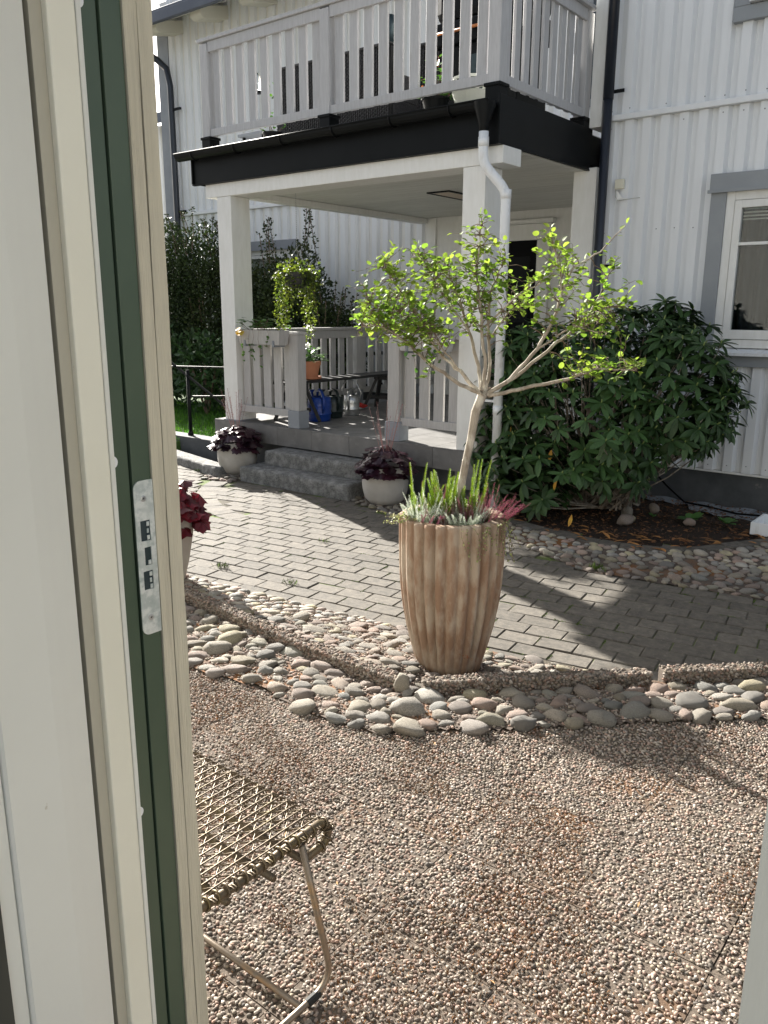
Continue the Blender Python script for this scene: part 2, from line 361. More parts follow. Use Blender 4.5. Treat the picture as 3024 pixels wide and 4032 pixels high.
LS = {k: leaf_shape(k) for k in ('rhodo', 'round', 'small', 'lobed')}
LSA = {k: (np.array(v[0]), v[1]) for k, v in LS.items()}
class Foliage:
    def __init__(s, kind): s.V, s.F = LSA[kind]; s.M = []
    def add(s, p, d, up, size, wid=1):
        x = Vector(d).normalized(); y = Vector(up).cross(x)
        if y.length < 1e-4: y = x.orthogonal()
        y.normalize(); z = x.cross(y)
        s.M.append((p[0], p[1], p[2], *(x*size), *(y*size*wid), *(z*size)))
    def build(s, name, m, parent=None, smooth=False, st=False):
        if not s.M: return None
        A = np.array(s.M); P = A[:, None, 0:3]; X = A[:, None, 3:6]; Y = A[:, None, 6:9]; Z = A[:, None, 9:12]
        v = s.V[None]; V = (P+X*v[:, :, 0:1]+Y*v[:, :, 1:2]+Z*v[:, :, 2:3]).reshape(-1, 3); k = len(s.V); n = len(A)
        tri = []
        for f in s.F:
            for i in range(1, len(f)-1): tri.append((f[0], f[i], f[i+1]))
        F = (np.array(tri)[None]+(np.arange(n)*k)[:, None, None]).reshape(-1, 3)
        o = link(name, fast_mesh(name, V, F), m, parent, smooth)
        return o
def rdir(zmin=-1, zmax=1):
    z = rnd(zmin, zmax); a = rnd(0, 2*PI); r = math.sqrt(max(0, 1-z*z)); return Vector((r*math.cos(a), r*math.sin(a), z))

# ================================================================== GROUND
g = MB(); g.add([(-150, -150, -.16), (150, -150, -.16), (150, 150, -.16), (-150, 150, -.16)], [(0, 1, 2, 3)]); struct(g.build('ground', GROUND))
# lawn behind the low wall at the left
lawn = MB(); lawn.prism([(-14, 5.9), (-7.95, 5.98), (-7.95, 6.1), (-7.2, 6.2), (-7.2, 9.9), (-14, 9.9)], -.1, .17); lawn = struct(lawn.build('lawn', mat('lawn_soil', (.04, .09, .015), (.06, .12, .02), 20, .9)))
gf = Foliage('small')
for i in range(14000):
    x = rnd(-12, -7.2); y = rnd(6.15 if x > -7.95 else 5.95, 8.8)
    if y-6 > (x+12.5)*1.2+1.5: continue
    gf.add((x, y, .165), (rnd(-.5, .5), rnd(-.5, .5), 1), rdir(), rnd(.04, .08), .22)
stuff(gf.build('grass', GRASS))

KL = [(-5.2, 2.93), (-4.3, 2.72), (-3.37, 2.58), (-2.85, 2.52), (-2.45, 2.475), (-2.12, 2.46), (-1.845, 2.455)]
# polygons
BEDE = [(-3.45, 5.93), (-3.35, 5.89), (-2.95, 5.79), (-2.59, 5.735), (-2.29, 5.75), (-2.02, 5.83), (-1.81, 6.03), (-1.63, 6.35), (-1.47, 6.62), (-1.3, 7.0), (-1.15, 7.6)]
BED = BEDE+[(-3.55, 7.6), (-3.62, 6.0)]
off = []
for i, (x, y) in enumerate(BEDE):
    a = Vector(BEDE[max(i-1, 0)]); b = Vector(BEDE[min(i+1, len(BEDE)-1)]); d = (b-a).normalized(); off.append((x+d.y*.14, y-d.x*.14))
REGC = off+[(.6, 7.6), (.9, 5.35), (-.2, 5.25), (-1.1, 5.12), (-1.42, 5.07), (-1.66, 5.03), (-1.92, 4.99), (-2.21, 4.95), (-2.58, 5.10), (-3.05, 5.40), (-3.45, 5.75)]
REGB = [(-5.2, 2.95), (-4.3, 2.76), (-3.37, 2.63), (-2.85, 2.56), (-2.45, 2.515), (-2.12, 2.50), (-1.84, 2.52), (-1.06, 3.36), (-1.15, 3.36), (-1.46, 3.50), (-1.64, 3.46), (-1.89, 3.39), (-2.57, 3.35), (-2.85, 3.33), (-3.17, 3.25), (-3.5, 3.15), (-3.91, 3.03), (-5.2, 3.2)]
REGA = [(-4.2, 2.1), (-3.4, 2.0), (-2.63, 2.03), (-2.3, 2.09), (-1.97, 2.05), (-1.7, 2.10), (-1.56, 2.23), (-1.31, 2.46), (-.94, 2.83), (-.65, 3.10), (.3, 4.0), (0.1, 4.35), (-1.02, 3.17), (-1.72, 2.47), (-1.9, 2.40), (-2.12, 2.41), (-2.45, 2.43), (-2.85, 2.475), (-3.37, 2.53), (-4.3, 2.66)]
REGD = [(-6.62, 5.30), (-6.30, 5.36), (-6.29, 5.96), (-7.0, 5.96), (-6.85, 5.62)]
REGD2 = [(-4.80, 5.52), (-4.45, 5.42), (-3.95, 5.27), (-3.6, 5.27), (-3.3, 5.42), (-3.45, 5.95), (-4.80, 5.97)]

# path of concrete pavers
path = sempty('paved_path')
MB().add([(-14, 2.55, -.006), (-3.60, 2.55, -.006), (-3.60, 7.6, -.006), (-14, 7.6, -.006)], [(0, 1, 2, 3)]).add([(-3.60, 2.55, -.006), (3, 2.55, -.006), (3, 5.70, -.006), (-3.60, 5.70, -.006)], [(0, 1, 2, 3)]).add([(-1.1, 5.7, -.006), (3, 5.7, -.006), (3, 7.6, -.006), (-1.1, 7.6, -.006)], [(0, 1, 2, 3)]).build('joint_bed', JOINT, path)
pv = []
for k in range(5):
    x, y, c = .1005, .0665, .005; j = lambda: rnd(-.002, .002); mb = MB()
    top = [(-x+c+j(), -y+c+j()), (x-c+j(), -y+c+j()), (x-c+j(), y-c+j()), (-x+c+j(), y-c+j())]; mid = [(-x+j(), -y+j()), (x+j(), -y+j()), (x+j(), y+j()), (-x+j(), y+j())]
    zt = [rnd(-.0015, .0015) for _ in range(4)]
    mb.add([(*p, -.03) for p in mid]+[(*p, -.006) for p in mid]+[(*p, zt[i]) for i, p in enumerate(top)],
           [(0, 1, 5, 4), (1, 2, 6, 5), (2, 3, 7, 6), (3, 0, 4, 7), (4, 5, 9, 8), (5, 6, 10, 9), (6, 7, 11, 10), (7, 4, 8, 11), (8, 9, 10, 11)])
    me = mb.mesh('paver'); me.materials.append(PAVER); pv.append((me, mb))
plist = []
ang = R(9.5); ca, sa = math.cos(ang), math.sin(ang); cx0, cy0 = -4.9, 6.1
def badpath(x, y):
    if y > 6.02 and x < -3.4: return True
    if -6.32 < x < -4.77 and y > 5.45: return True
    for P_ in (REGB, REGC, REGD, REGD2, BED):
        if inpoly(x, y, P_): return True
    if y < 2.62+.0*x and x > -3: return True
    # kerb line: keep pavers beyond it
    if x < -1.8:
        for i in range(len(KL)-1):
            if KL[i][0] <= x <= KL[i+1][0]:
                t = (x-KL[i][0])/(KL[i+1][0]-KL[i][0])
                if y < KL[i][1]*(1-t)+KL[i+1][1]*t+.10: return True
    elif y < 2.60+(x+1.78)*.97+.12: return True
    return False
for r_ in range(-60, 60):
    for c_ in range(-60, 60):
        u = (c_+(.5 if r_ % 2 else 0)+.05*math.sin(r_*1.7))*.2055; v = r_*.137
        x = -3+u*ca-v*sa; y = 4.2+u*sa+v*ca
        if not (-12 < x < 2.5 and 2.5 < y < 7.4): continue
        y2 = y+.02*math.sin(x*.9)
        dr = math.hypot(x-cx0, y2-cy0); th = math.degrees(math.atan2(y2-cy0, x-cx0)) % 360
        if 1.56 < dr < 1.80 and 178 < th < 262: continue
        if badpath(x, y2): continue
        plist.append((x, y2, ang+.018*math.cos(x*.9)+random.gauss(0, .008)))
for k in range(0, 44):
    th = R(180+k*1.95*1.9); 
    if th > R(262): break
    plist.append((cx0+1.68*math.cos(th), cy0+1.68*math.sin(th), th))
plist.sort(key=lambda p: (p[0]**2+p[1]**2)+(20 if (p[0] > .4 or p[0]/p[1] < -1.6) else 0))
restm = MB()
for i, (x, y, a) in enumerate(plist):
    z = rnd(-.002, .003)
    if i < 300:
        o = bpy.data.objects.new('paver', random.choice(pv)[0]); col.objects.link(o); o.parent = path; o.location = (x, y, z); o.rotation_euler = (rnd(-.012, .012), rnd(-.012, .012), a+(PI if random.random() < .5 else 0))
    else:
        mb = random.choice(pv)[1]; c, s = math.cos(a), math.sin(a)
        restm.add([(p[0]*c-p[1]*s+x, p[0]*s+p[1]*c+y, p[2]+z) for p in mb.v], mb.f)
PAVER2 = mat('paver_mass', (.138, .121, .098), (.08, .072, .06), 26, .85, .7, 130, isl=True, rnd=.16, c3=(.19, .17, .145), s3=60, t3=(.60, .72), bdist=.004)
stuff(restm.build('paver_mass', PAVER2, path))
# moss and grass tufts in joints
mf = Foliage('small')
for i in range(420):
    x, y, a = random.choice(plist[:560]); 
    if noise.noise(Vector((x*.9, y*.9, 3))) < .02: continue
    c, s = math.cos(a), math.sin(a)
    e = random.random() < .5; u0, v0 = ((rnd(-.1, .1), .071) if e else (.107, rnd(-.06, .06)))
    for j in range(26):
        uu, vv = (u0+rnd(-.035, .035), v0+rnd(-.004, .004)) if e else (u0+rnd(-.004, .004), v0+rnd(-.03, .03))
        mf.add((x+uu*c-vv*s, y+uu*s+vv*c, -.004), (rnd(-1, 1), rnd(-1, 1), rnd(.3, 1.2)), rdir(), rnd(.006, .014), .5)
for (x, y, n, h) in [(-4.15, 3.45, 60, .045), (-4.05, 4.35, 45, .035), (-3.55, 3.5, 40, .04), (-2.15, 5.02, 50, .06), (-3.2, 4.5, 30, .03), (-2.6, 3.9, 30, .03), (-6.95, 5.52, 40, .05)]:
    for j in range(n): mf.add((x+random.gauss(0, .025), y+random.gauss(0, .02), 0), (rnd(-.8, .8), rnd(-.8, .8), 1), rdir(), rnd(.5, 1)*h, .14)
stuff(mf.build('moss_tufts', MOSS))

# cobble borders
def base_sheet(name, P_, zf, m, parent, h=.0, step=.03, hole=None):
    xs = [p[0] for p in P_]; ys = [p[1] for p in P_]; nx = int((max(xs)-min(xs))/step)+2; ny = int((max(ys)-min(ys))/step)+2; idx = {}; mb = MB()
    def vid(i, j):
        if (i, j) not in idx:
            x = min(xs)+i*step; y = min(ys)+j*step; idx[(i, j)] = len(mb.v); mb.v.append((x, y, zf(x, y)+h))
        return idx[(i, j)]
    for i in range(nx):
        for j in range(ny):
            x = min(xs)+(i+.5)*step; y = min(ys)+(j+.5)*step
            if inpoly(x, y, P_) and not (hole and inpoly(x, y, hole)): mb.f.append((vid(i, j), vid(i+1, j), vid(i+1, j+1), vid(i, j+1)))
    return mb.build(name, m, parent, smooth=True)
def kerb_y(x):
    if x > -1.8: return 2.50+(x+1.78)*.955
    for i in range(len(KL)-1):
        if KL[i][0] <= x <= KL[i+1][0]:
            t = (x-KL[i][0])/(KL[i+1][0]-KL[i][0]); return KL[i][1]*(1-t)+KL[i+1][1]*t
    return KL[0][1]
def zB(x, y):
    d = max(0, y-kerb_y(x)-.06); t = min(1, max(0, (x+2.15)/.35)); return max(.004, (.14-.19*d)*(1-t)+(.05-.28*d)*t)
def zA(x, y):
    d = kerb_y(x)-y
    return .205-.02*max(0, 1-d/.25)+.0*x
bA = sempty('cobble_border_by_terrace'); base_sheet('grit_bed', REGA, zA, GRIT, bA)
cA = scatter(REGA, .028, .078, .87, 26000, .66, .5, zA, asp=(.52, .85), hf=(.55, .85)); cA.append((-1.835, 2.425, .225, .032, .024, .4, .05)); cobbles(bA, cA)
def free_pts(P_, n, zf, stones, f=.9):
    out = []; xs = [p[0] for p in P_]; ys = [p[1] for p in P_]
    for i in range(n):
        x, y = rnd(min(xs), max(xs)), rnd(min(ys), max(ys))
        if inpoly(x, y, P_): out.append((x, y, zf(x, y)+.002))
    return out
pebbles('fine_gravel', free_pts(REGA, 60000, zA, cA), .004, .0085, PEB, bA)
bB = sempty('cobble_border_by_path'); base_sheet('grit_bed', REGB, zB, GRIT, bB)
cobbles(bB, [p for p in scatter(REGB, .024, .066, .90, 16000, .5, .4, zB, asp=(.5, .8), hf=(.40, .6)) if math.hypot(p[0]+2.065, p[1]-3.105) > .17])
pebbles('fine_gravel', free_pts(REGB, 24000, zB, 0), .004, .008, PEB, bB)
bC = sempty('cobble_border_by_bed'); zC = lambda x, y: .004; base_sheet('grit_bed', REGC, zC, GRIT, bC)
cobbles(bC, scatter(REGC, .026, .062, .92, 16000, 0, .6, zC, hf=(.5, .7)))
bD = sempty('cobble_border_by_steps')
for P_ in (REGD, REGD2): base_sheet('grit_bed', P_, zC, GRIT, bD)
cobbles(bD, scatter(REGD, .03, .055, .92, 2500, 0, .6, zC)+scatter(REGD2, .03, .055, .92, 3500, 0, .6, zC))
# red sedum between cobbles right of the pot
sf = Foliage('small')
for i in range(70):
    x = rnd(-1.80, -1.30); y = 2.98+(x+1.8)*.62+random.gauss(0, .06)
    for j in range(34): sf.add((x+random.gauss(0, .018), y+random.gauss(0, .018), zB(x, y)+.012), (rnd(-.7, .7), rnd(-.7, .7), 1), rdir(), rnd(.012, .032), .35)
for i in range(50):
    x = rnd(-2.0, -.5); y = kerb_y(x)-.03
    for j in range(10): sf.add((x+random.gauss(0, .02), y-rnd(0, .03), .19), (rnd(-.7, .7), rnd(-.7, .7), .8), rdir(), rnd(.005, .014), .45)
stuff(sf.build('red_sedum', SEDUM))

# kerb stones
kerb = sempty('kerb')
def kerbstone(pts, wdt=.062, z0=.05, z1=.242):
    L_ = []; Rr = []
    for i, p in enumerate(pts):
        a = Vector(pts[max(i-1, 0)]); b_ = Vector(pts[min(i+1, len(pts)-1)]); d = (b_-a).normalized(); n_ = Vector((-d.y, d.x))
        L_.append(Vector(p)+n_*wdt/2); Rr.append(Vector(p)-n_*wdt/2)
    mb = MB(); mb.prism([tuple(q) for q in Rr]+[tuple(q) for q in L_[::-1]], z0, z1); o = mb.build('kerb_stone', SLAB, kerb, bevel=.006)
    pts_ = []
    for i in range(len(pts)-1):
        a = Vector(pts[i]); b_ = Vector(pts[i+1]); ln = (b_-a).length; d = (b_-a)/ln; n_ = Vector((-d.y, d.x))
        for k in range(int(ln*wdt*6500)):
            p = a+d*rnd(0, ln)+n_*rnd(-wdt/2, wdt/2); pts_.append((p.x, p.y, z1+rnd(-.002, .001)))
        for k in range(int(ln*.2*6500)):
            p = a+d*rnd(0, ln)-n_*wdt/2; pts_.append((p.x, p.y, rnd(.17, z1)))
    return pts_
kp = []
kp += kerbstone([(-5.2, 2.93), (-4.3, 2.72), (-3.62, 2.615)]); kp += kerbstone([(-3.61, 2.613), (-3.37, 2.58), (-2.85, 2.52), (-2.66, 2.498)]); kp += kerbstone([(-2.65, 2.497), (-2.45, 2.475), (-2.12, 2.46), (-1.84, 2.455)])
kp += kerbstone([(-1.785, 2.495), (-1.10, 3.165)]); kp += kerbstone([(-1.065, 3.215), (-.36, 3.895)]); kp += kerbstone([(-.35, 3.905), (.4, 4.62)])
pebbles('kerb_pebbles', kp, .0055, .0098, PEBK, kerb, zr=.8)
# terrace slabs with exposed pebbles
ter = sempty('terrace')
front = [(-4.2, 2.1), (-3.4, 2.0), (-2.63, 2.03), (-2.3, 2.09), (-1.97, 2.05), (-1.7, 2.10), (-1.56, 2.23), (-1.31, 2.46), (-.94, 2.83), (-.65, 3.10), (.3, 4.0), (1.6, 5.2)]
TP = [(-4.2, .68)]+front+[(1.6, .68)]
S = .3645; slabs = []
for i in range(-12, 6):
    for j in range(-5, 9):
        x0 = -.396+i*S; y0 = 1.735+j*S
        c = [(x0, y0), (x0+S, y0), (x0+S, y0+S), (x0, y0+S)]
        if any(inpoly(px_, py_, TP) for px_, py_ in c+[(x0+S/2, y0+S/2)]): slabs.append((x0, y0))
for (x0, y0) in slabs:
    mb = MB(); e = .0012; dz = rnd(-.002, .002); mb.box(x0+e, x0+S-e, y0+e, y0+S-e, .12, .1955+dz)
    o = mb.build('terrace_slab', SLAB, ter)
b = MB(); b.prism([(p[0], p[1]) for p in TP], -.1, .186); b.build('slab_bed', SOIL, ter)
pp = []; p_ = .0109
yy = .70; r_ = 0
while yy < 4.2:
    x_lo = max(-3.6, -1.75*yy-.3); x_hi = min(1.2, .05*yy+.35); xx = x_lo+(p_/2 if r_ % 2 else 0)
    while xx < x_hi:
        x = xx+random.gauss(0, .0026); y = yy+random.gauss(0, .0026)
        fx = ((x+.396) % S); fy = ((y-1.735) % S)
        if min(fx, S-fx) > .0030 and min(fy, S-fy) > .0030 and random.random() > (.0 if min(fx, S-fx, fy, S-fy) > .012 else .2) and random.random() > .05+.25*max(0, noise.noise(Vector((x*2.2, y*2.2, 5)))) and inpoly(x, y, TP): pp.append((x, y, .1975+rnd(-.002, .0015)))
        xx += p_
    yy += p_*.87; r_ += 1
pebbles('exposed_pebbles', pp, .0037, .0070, PEB, ter, zr=.60)
# rust-brown moss in the joints and hollows of the terrace
mm = Foliage('small')
for i in range(90000):
    x, y, z = random.choice(pp)
    if y > 3 or noise.noise(Vector((x*1.9, y*1.9, 9)))+.5*noise.noise(Vector((x*6, y*6, 2))) < (.16 if min((x+.396) % S, S-(x+.396) % S, (y-1.735) % S, S-(y-1.735) % S) > .02 else .0): continue
    mm.add((x+rnd(-.007, .007), y+rnd(-.007, .007), .2005), (rnd(-1, 1), rnd(-1, 1), rnd(.4, 1.2)), rdir(), rnd(.004, .011), .6)
stuff(mm.build('rust_moss', mat('rust_moss', (.20, .085, .022), (.12, .06, .02), 6, .9, isl=True, rnd=.4)))

dl_ = Foliage('small')
for i in range(70):
    x, y, z = random.choice(pp); dl_.add((x, y, .207), (rnd(-1, 1), rnd(-1, 1), rnd(0, .3)), rdir(.5, 1), rnd(.008, .022), rnd(.3, .9))
stuff(dl_.build('dry_leaf_bits', mat('dry_leaf', (.30, .17, .06), (.20, .10, .04), 9, .8, isl=True, rnd=.4)))
# planting bed
bed = sempty('planting_bed'); base_sheet('soil', BED, lambda x, y: -.02+.02*noise.noise(Vector((x*6, y*6, 0)))-.03*max(0, y-6.6), SOIL, bed)
for i in range(len(off)-1):
    a = (Vector(BEDE[i])+Vector(off[i]))/2; b_ = (Vector(BEDE[i+1])+Vector(off[i+1]))/2; ln = (b_-a).length; n_ = max(1, round(ln/.2)); d = (b_-a)/ln
    for k in range(n_):
        c = a+d*ln*(k+.5)/n_; mb = MB(); mb.obox((0, 0, 0), (ln/n_-.008, .125, .08)); o = mb.build('edging_stone', PAVER, bed, bevel=.006)
        o.location = (c.x, c.y, -.028+rnd(-.003, .003)); o.rotation_euler = (0, 0, math.atan2(d.y, d.x)+rnd(-.02, .02))
lf = Foliage('small'); lf2 = Foliage('small'); lf3 = Foliage('rhodo')
for i in range(2600):
    x, y = rnd(-3.5, -1.2), rnd(5.7, 7.55)
    if inpoly(x, y, BED): lf.add((x, y, -.01+rnd(0, .012)), (rnd(-1, 1), rnd(-1, 1), rnd(-.1, .25)), rdir(.4, 1), rnd(.015, .05), .6)
for i in range(60):
    t = random.random(); k = random.randrange(1, 8); x, y = BEDE[k][0]*(1-t)+BEDE[k+1][0]*t+rnd(-.1, .05), BEDE[k][1]*(1-t)+BEDE[k+1][1]*t+rnd(-.1, .25)
    lf3.add((x, y, .015), (rnd(-1, 1), rnd(-.4, .4), .05), (0, 0, 1), rnd(.05, .11), 1)
stuff(lf.build('leaf_litter', BROWN)); stuff(lf3.build('fallen_leaves', mat('fallen_leaf', (.42, .20, .05), (.26, .11, .04), 9, .7, isl=True, rnd=.4)))

# ================================================================== RIGHT HOUSE WING
def corr(x0, x1, z0, z1, y, pitch=.165, depth=.048, fl=.46, sl_=.14):
    """vertical trapezoid-profile cladding facing -Y"""
    mb = MB(); xs = []; x = x0
    while x < x1:
        for f_, d in ((0, 0), (fl, 0), (fl+sl_, 1), (1-.06, 1)):
            xx = x+f_*pitch
            if xx <= x1: xs.append((xx, y+d*depth))
        x += pitch
    xs.append((x1, y))
    n = len(xs); vs = [(a, b_, z0) for a, b_ in xs]+[(a, b_, z1) for a, b_ in xs]
    mb.add(vs, [(i, i+1, n+i+1, n+i) for i in range(n-1)]); return mb
YW = 7.60
hr = thing('house_wing', 'pale corrugated house wall at the right with dark plinth and grey-framed window', 'house', (-1, YW, 0))
def HR(mb, name, m, **k): return W(hr, mb.build(name, m, **k))
HR(MB().box(-3.50, 5, YW+.04, YW+.22, -.3, 6.9), 'wall_core', WHITE)
HR(MB().box(-3.48, 5, YW+.024, YW+.22, -.3, .30), 'plinth', PLINTH)
HR(MB().box(-3.50, 5, YW-.012, YW+.018, .285, .302), 'drip_strip', WHITE, bevel=.002)
HR(corr(-3.46, 5, .305, 3.375, YW-.01), 'lower_siding', SIDING)
HR(corr(-3.50, 5, 3.43, 6.9, YW-.01), 'upper_siding', SIDING)
HR(MB().prism([(-3.50, YW-.045), (5, YW-.045), (5, YW+.02), (-3.5, YW+.02)], 3.377, 3.428), 'flashing', SIDING, bevel=.006)
HR(MB().box(-3.75, -3.52, YW-.05, YW+.16, .51, 3.0), 'corner_pilaster', WHITE, bevel=.004)
HR(MB().box(-3.62, -3.503, YW-.06, YW+.2, 3.34, 6.9), 'corner_board', WHITE, bevel=.004)
HR(MB().box(-3.60, -3.51, YW+.2, 10.0, .5, 6.9), 'side_wall', WHITE)
# screw heads
mb = MB()
for z in (1.32, 2.42, 3.32, 3.47, 4.5, .36):
    for k in range(17):
        if random.random() < .75: mb.lathe([(.006, 0), (.004, .004), (.001, .005)], (0, 0, 0), 8)
        if not mb.v: continue
        vs = mb.v[-24:]; 
        if len(vs) == 24 and vs[0][2] == 0 and abs(vs[0][1]) < .01:
            cx_ = -3.46+.165*k+.035; cz_ = z+rnd(-.01, .01); mb.v[-24:] = [(cx_+p[0], YW-.011-p[2], cz_+p[1]) for p in vs]
HR(mb, 'screws', mat('screw', (.25, .25, .26), None, rough=.5))
def window(parent, x0, x1, z0, z1, y, trim, cat=None, tw=.13, mull=None, blind=False):
    """grey surround from x0..x1, z0..z1 on a wall facing -Y"""
    P_ = lambda mb, n, m, par=parent, **k: (W(par, mb.build(n, m, **k)) if par.type == 'EMPTY' else mb.build(n, m, par, **k))
    wn = MB(); fx0, fx1, fz0, fz1 = x0+tw, x1-tw, z0+.10, z1-.15
    wn.box(x0, fx0, y-.035, y+.03, z0+.101, z1-.15); wn.box(fx1, x1, y-.035, y+.03, z0+.101, z1-.15); wn.box(x0, x1, y-.037, y+.03, z0, z0+.10)
    wn.box(x0-.012, x1+.012, y-.05, y+.03, z1-.149, z1)
    win = P_(wn, 'window', trim, bevel=.004)
    hood = MB().box(x0-.02, x1+.02, y-.075, y-.051, z1-.155, z1-.13); hood.build('drip_cap', trim, win, loc=(-Vector(parent.location)) if False else None).location = (0, 0, 0)
    # children of the window carry the same local frame as the window itself
    def C(mb, n, m, **k):
        o = mb.build(n, m, win, **k); return o
    t = .07; f = MB(); Y0, Y1 = y-.02, y+.03
    f.box(fx0, fx0+t, Y0, Y1, fz0+.06, fz1); f.box(fx1-t, fx1, Y0, Y1, fz0+.06, fz1); f.box(fx0+t, fx1-t, Y0, Y1, fz1-t, fz1); f.box(fx0+t, fx1-t, Y0, Y1, fz0+.06, fz0+.06+t)
    C(f, 'frame', WHITE, bevel=.004)
    i0, i1, j0, j1 = fx0+t+.004, fx1-t-.004, fz0+.06+t+.004, fz1-t-.004; s = .06; f = MB()
    f.box(i0, i0+s, Y0-.008, Y1, j0, j1); f.box(i1-s, i1, Y0-.008, Y1, j0, j1); f.box(i0+s, i1-s, Y0-.008, Y1, j1-s, j1); f.box(i0+s, i1-s, Y0-.008, Y1, j0, j0+s*1.3)
    C(f, 'sash', WHITE, bevel=.003)
    mz = mull or (j0+(j1-j0)*.68); C(MB().box(i0+s, i1-s, Y0-.003, Y1-.01, mz-.013, mz+.013), 'glazing_bar', WHITE, bevel=.002)
    C(MB().box(i0+s, i1-s, y+.008, y+.012, j0+s, j1-s), 'pane', GLASS)
    C(MB().add([(fx0-.012, y-.10, fz0+.02), (fx1+.012, y-.10, fz0+.02), (fx1+.012, y+.02, fz0+.058), (fx0-.012, y+.02, fz0+.058), (fx0-.012, y-.10, fz0-.005), (fx1+.012, y-.10, fz0-.005), (fx1+.012, y+.02, fz0+.0), (fx0-.012, y+.02, fz0)],
               [(0, 1, 2, 3), (4, 7, 6, 5), (0, 4, 5, 1), (1, 5, 6, 2), (2, 6, 7, 3), (3, 7, 4, 0)]), 'sill', WPIPE)
    b_ = MB(); n = 40
    b_.add([(i0+(i1-i0)*k/n, y+.16+.035*math.sin(k*1.1), zz) for zz in (j0, j1) for k in range(n+1)], [(k, k+1, n+2+k, n+1+k) for k in range(n)]); C(b_, 'curtain', CURT, smooth=True)
    C(MB().box(i0, i1, y+.026, y+.031, j1-s-.001, j1-.0), 'head_shadow_board', INNER) if False else None
    for k in range(4 if not blind else 22):
        zz = j1-s-.012-k*.028; C(MB().box(i0+s+.002, i1-s-.002, y+.03, y+.055, zz, zz+.011), 'blind_slat', BLIND)
    return win
# wall opening is behind the glass: dark room box in front of the wall core is not needed, the curtain hangs 16 cm inside
# cut the core and cladding around the window
def cut(objs, x0, x1, y0, y1, z0, z1):
    c = MB().box(x0, x1, y0, y1, z0, z1).build('cutter', None)
    for o in objs:
        bpy.context.view_layer.update()
        md = o.modifiers.new('cut', 'BOOLEAN'); md.operation = 'DIFFERENCE'; md.object = c; md.solver = 'EXACT'
        dg = bpy.context.evaluated_depsgraph_get(); me = bpy.data.meshes.new_from_object(o.evaluated_get(dg)); o.modifiers.remove(md); o.data = me
    bpy.data.objects.remove(c)
core = [o for o in hr.children if o.name.startswith('wall_core')][0]
WX0, WX1, WZ0, WZ1 = -2.46, -1.16, 1.24, 2.84
cut([core], WX0+.14, WX1-.14, YW-.3, YW+.5, WZ0+.16, WZ1-.17)
def siding_hole(o, x0, x1, z0, z1):
    bm = bmesh.new(); bm.from_mesh(o.data)
    for (co, no) in (((x0, 0, 0), (1, 0, 0)), ((x1, 0, 0), (1, 0, 0)), ((0, 0, z0), (0, 0, 1)), ((0, 0, z1), (0, 0, 1))):
        co = Vector(co)
        bmesh.ops.bisect_plane(bm, geom=bm.verts[:]+bm.edges[:]+bm.faces[:], plane_co=co, plane_no=no)
    kill = [f for f in bm.faces if x0 < f.calc_center_median().x < x1 and z0 < f.calc_center_median().z < z1]
    bmesh.ops.delete(bm, geom=kill, context='FACES'); bm.to_mesh(o.data); bm.free()
for o in hr.children:
    if o.name.startswith('lower_siding'): siding_hole(o, WX0+.1, WX1-.1, WZ0+.05, WZ1-.1)
win = window(hr, WX0, WX1, WZ0, WZ1, YW-.01, TRIMR, mull=2.265)
HR(MB().box(WX0, WX1, YW+.35, YW+1.6, WZ0-.1, WZ1+.1), 'room_behind_window', INNER)
HR(MB().box(-2.42, -1.2, YW-.045, YW+.02, 3.99, 4.10), 'upper_window_trim', TRIMR, bevel=.004)
HR(MB().box(-2.29, -1.33, YW-.09, YW+.02, 4.11, 4.14), 'upper_window_sill', WPIPE, bevel=.003)
HR(MB().box(-2.42, -2.29, YW-.045, YW+.02, 4.101, 5.4), 'upper_window_casing', TRIMR, bevel=.004)
# black downpipe at the corner
mb = MB(); mb.tube([(-3.435, YW-.09, 0), (-3.435, YW-.09, 3.62)], .042, 14); mb.tube([(-3.435, YW-.09, 3.55), (-3.435, YW-.09, 6.9)], .047, 14)
dp = tag(mb.build('downpipe', BLACKP, smooth=True), 'black downpipe running down the corner between balcony and right-hand wall', 'downpipe')
for z in (.9, 2.1, 3.60): MB().box(-3.42, -3.30, YW-.07, YW-.055, z, z+.03).build('bracket', BLACK, dp, bevel=.003)
# alarm box
ab = thing('alarm_box', 'small cream plastic box with loose cable on the siding beside the black downpipe', 'box', (-3.29, YW-.02, 2.83))
W(ab, MB().box(-3.335, -3.25, YW-.055, YW-.02, 2.79, 2.875).build('housing', BOXW, bevel=.006))
W(ab, MB().tube([(-3.33, YW-.03, 2.79), (-3.33, YW-.035, 2.73), (-3.30, YW-.04, 2.69), (-3.18, YW-.03, 2.70), (-3.10, YW-.02, 2.705)], .003, 6).build('cable', BLIND, smooth=True))
W(ab, MB().add([(-3.315, YW-.04, 2.78), (-3.26, YW-.035, 2.715), (-3.20, YW-.03, 2.70), (-3.31, YW-.045, 2.70)], [(0, 1, 2, 3)]).build('torn_tape', WHITE))

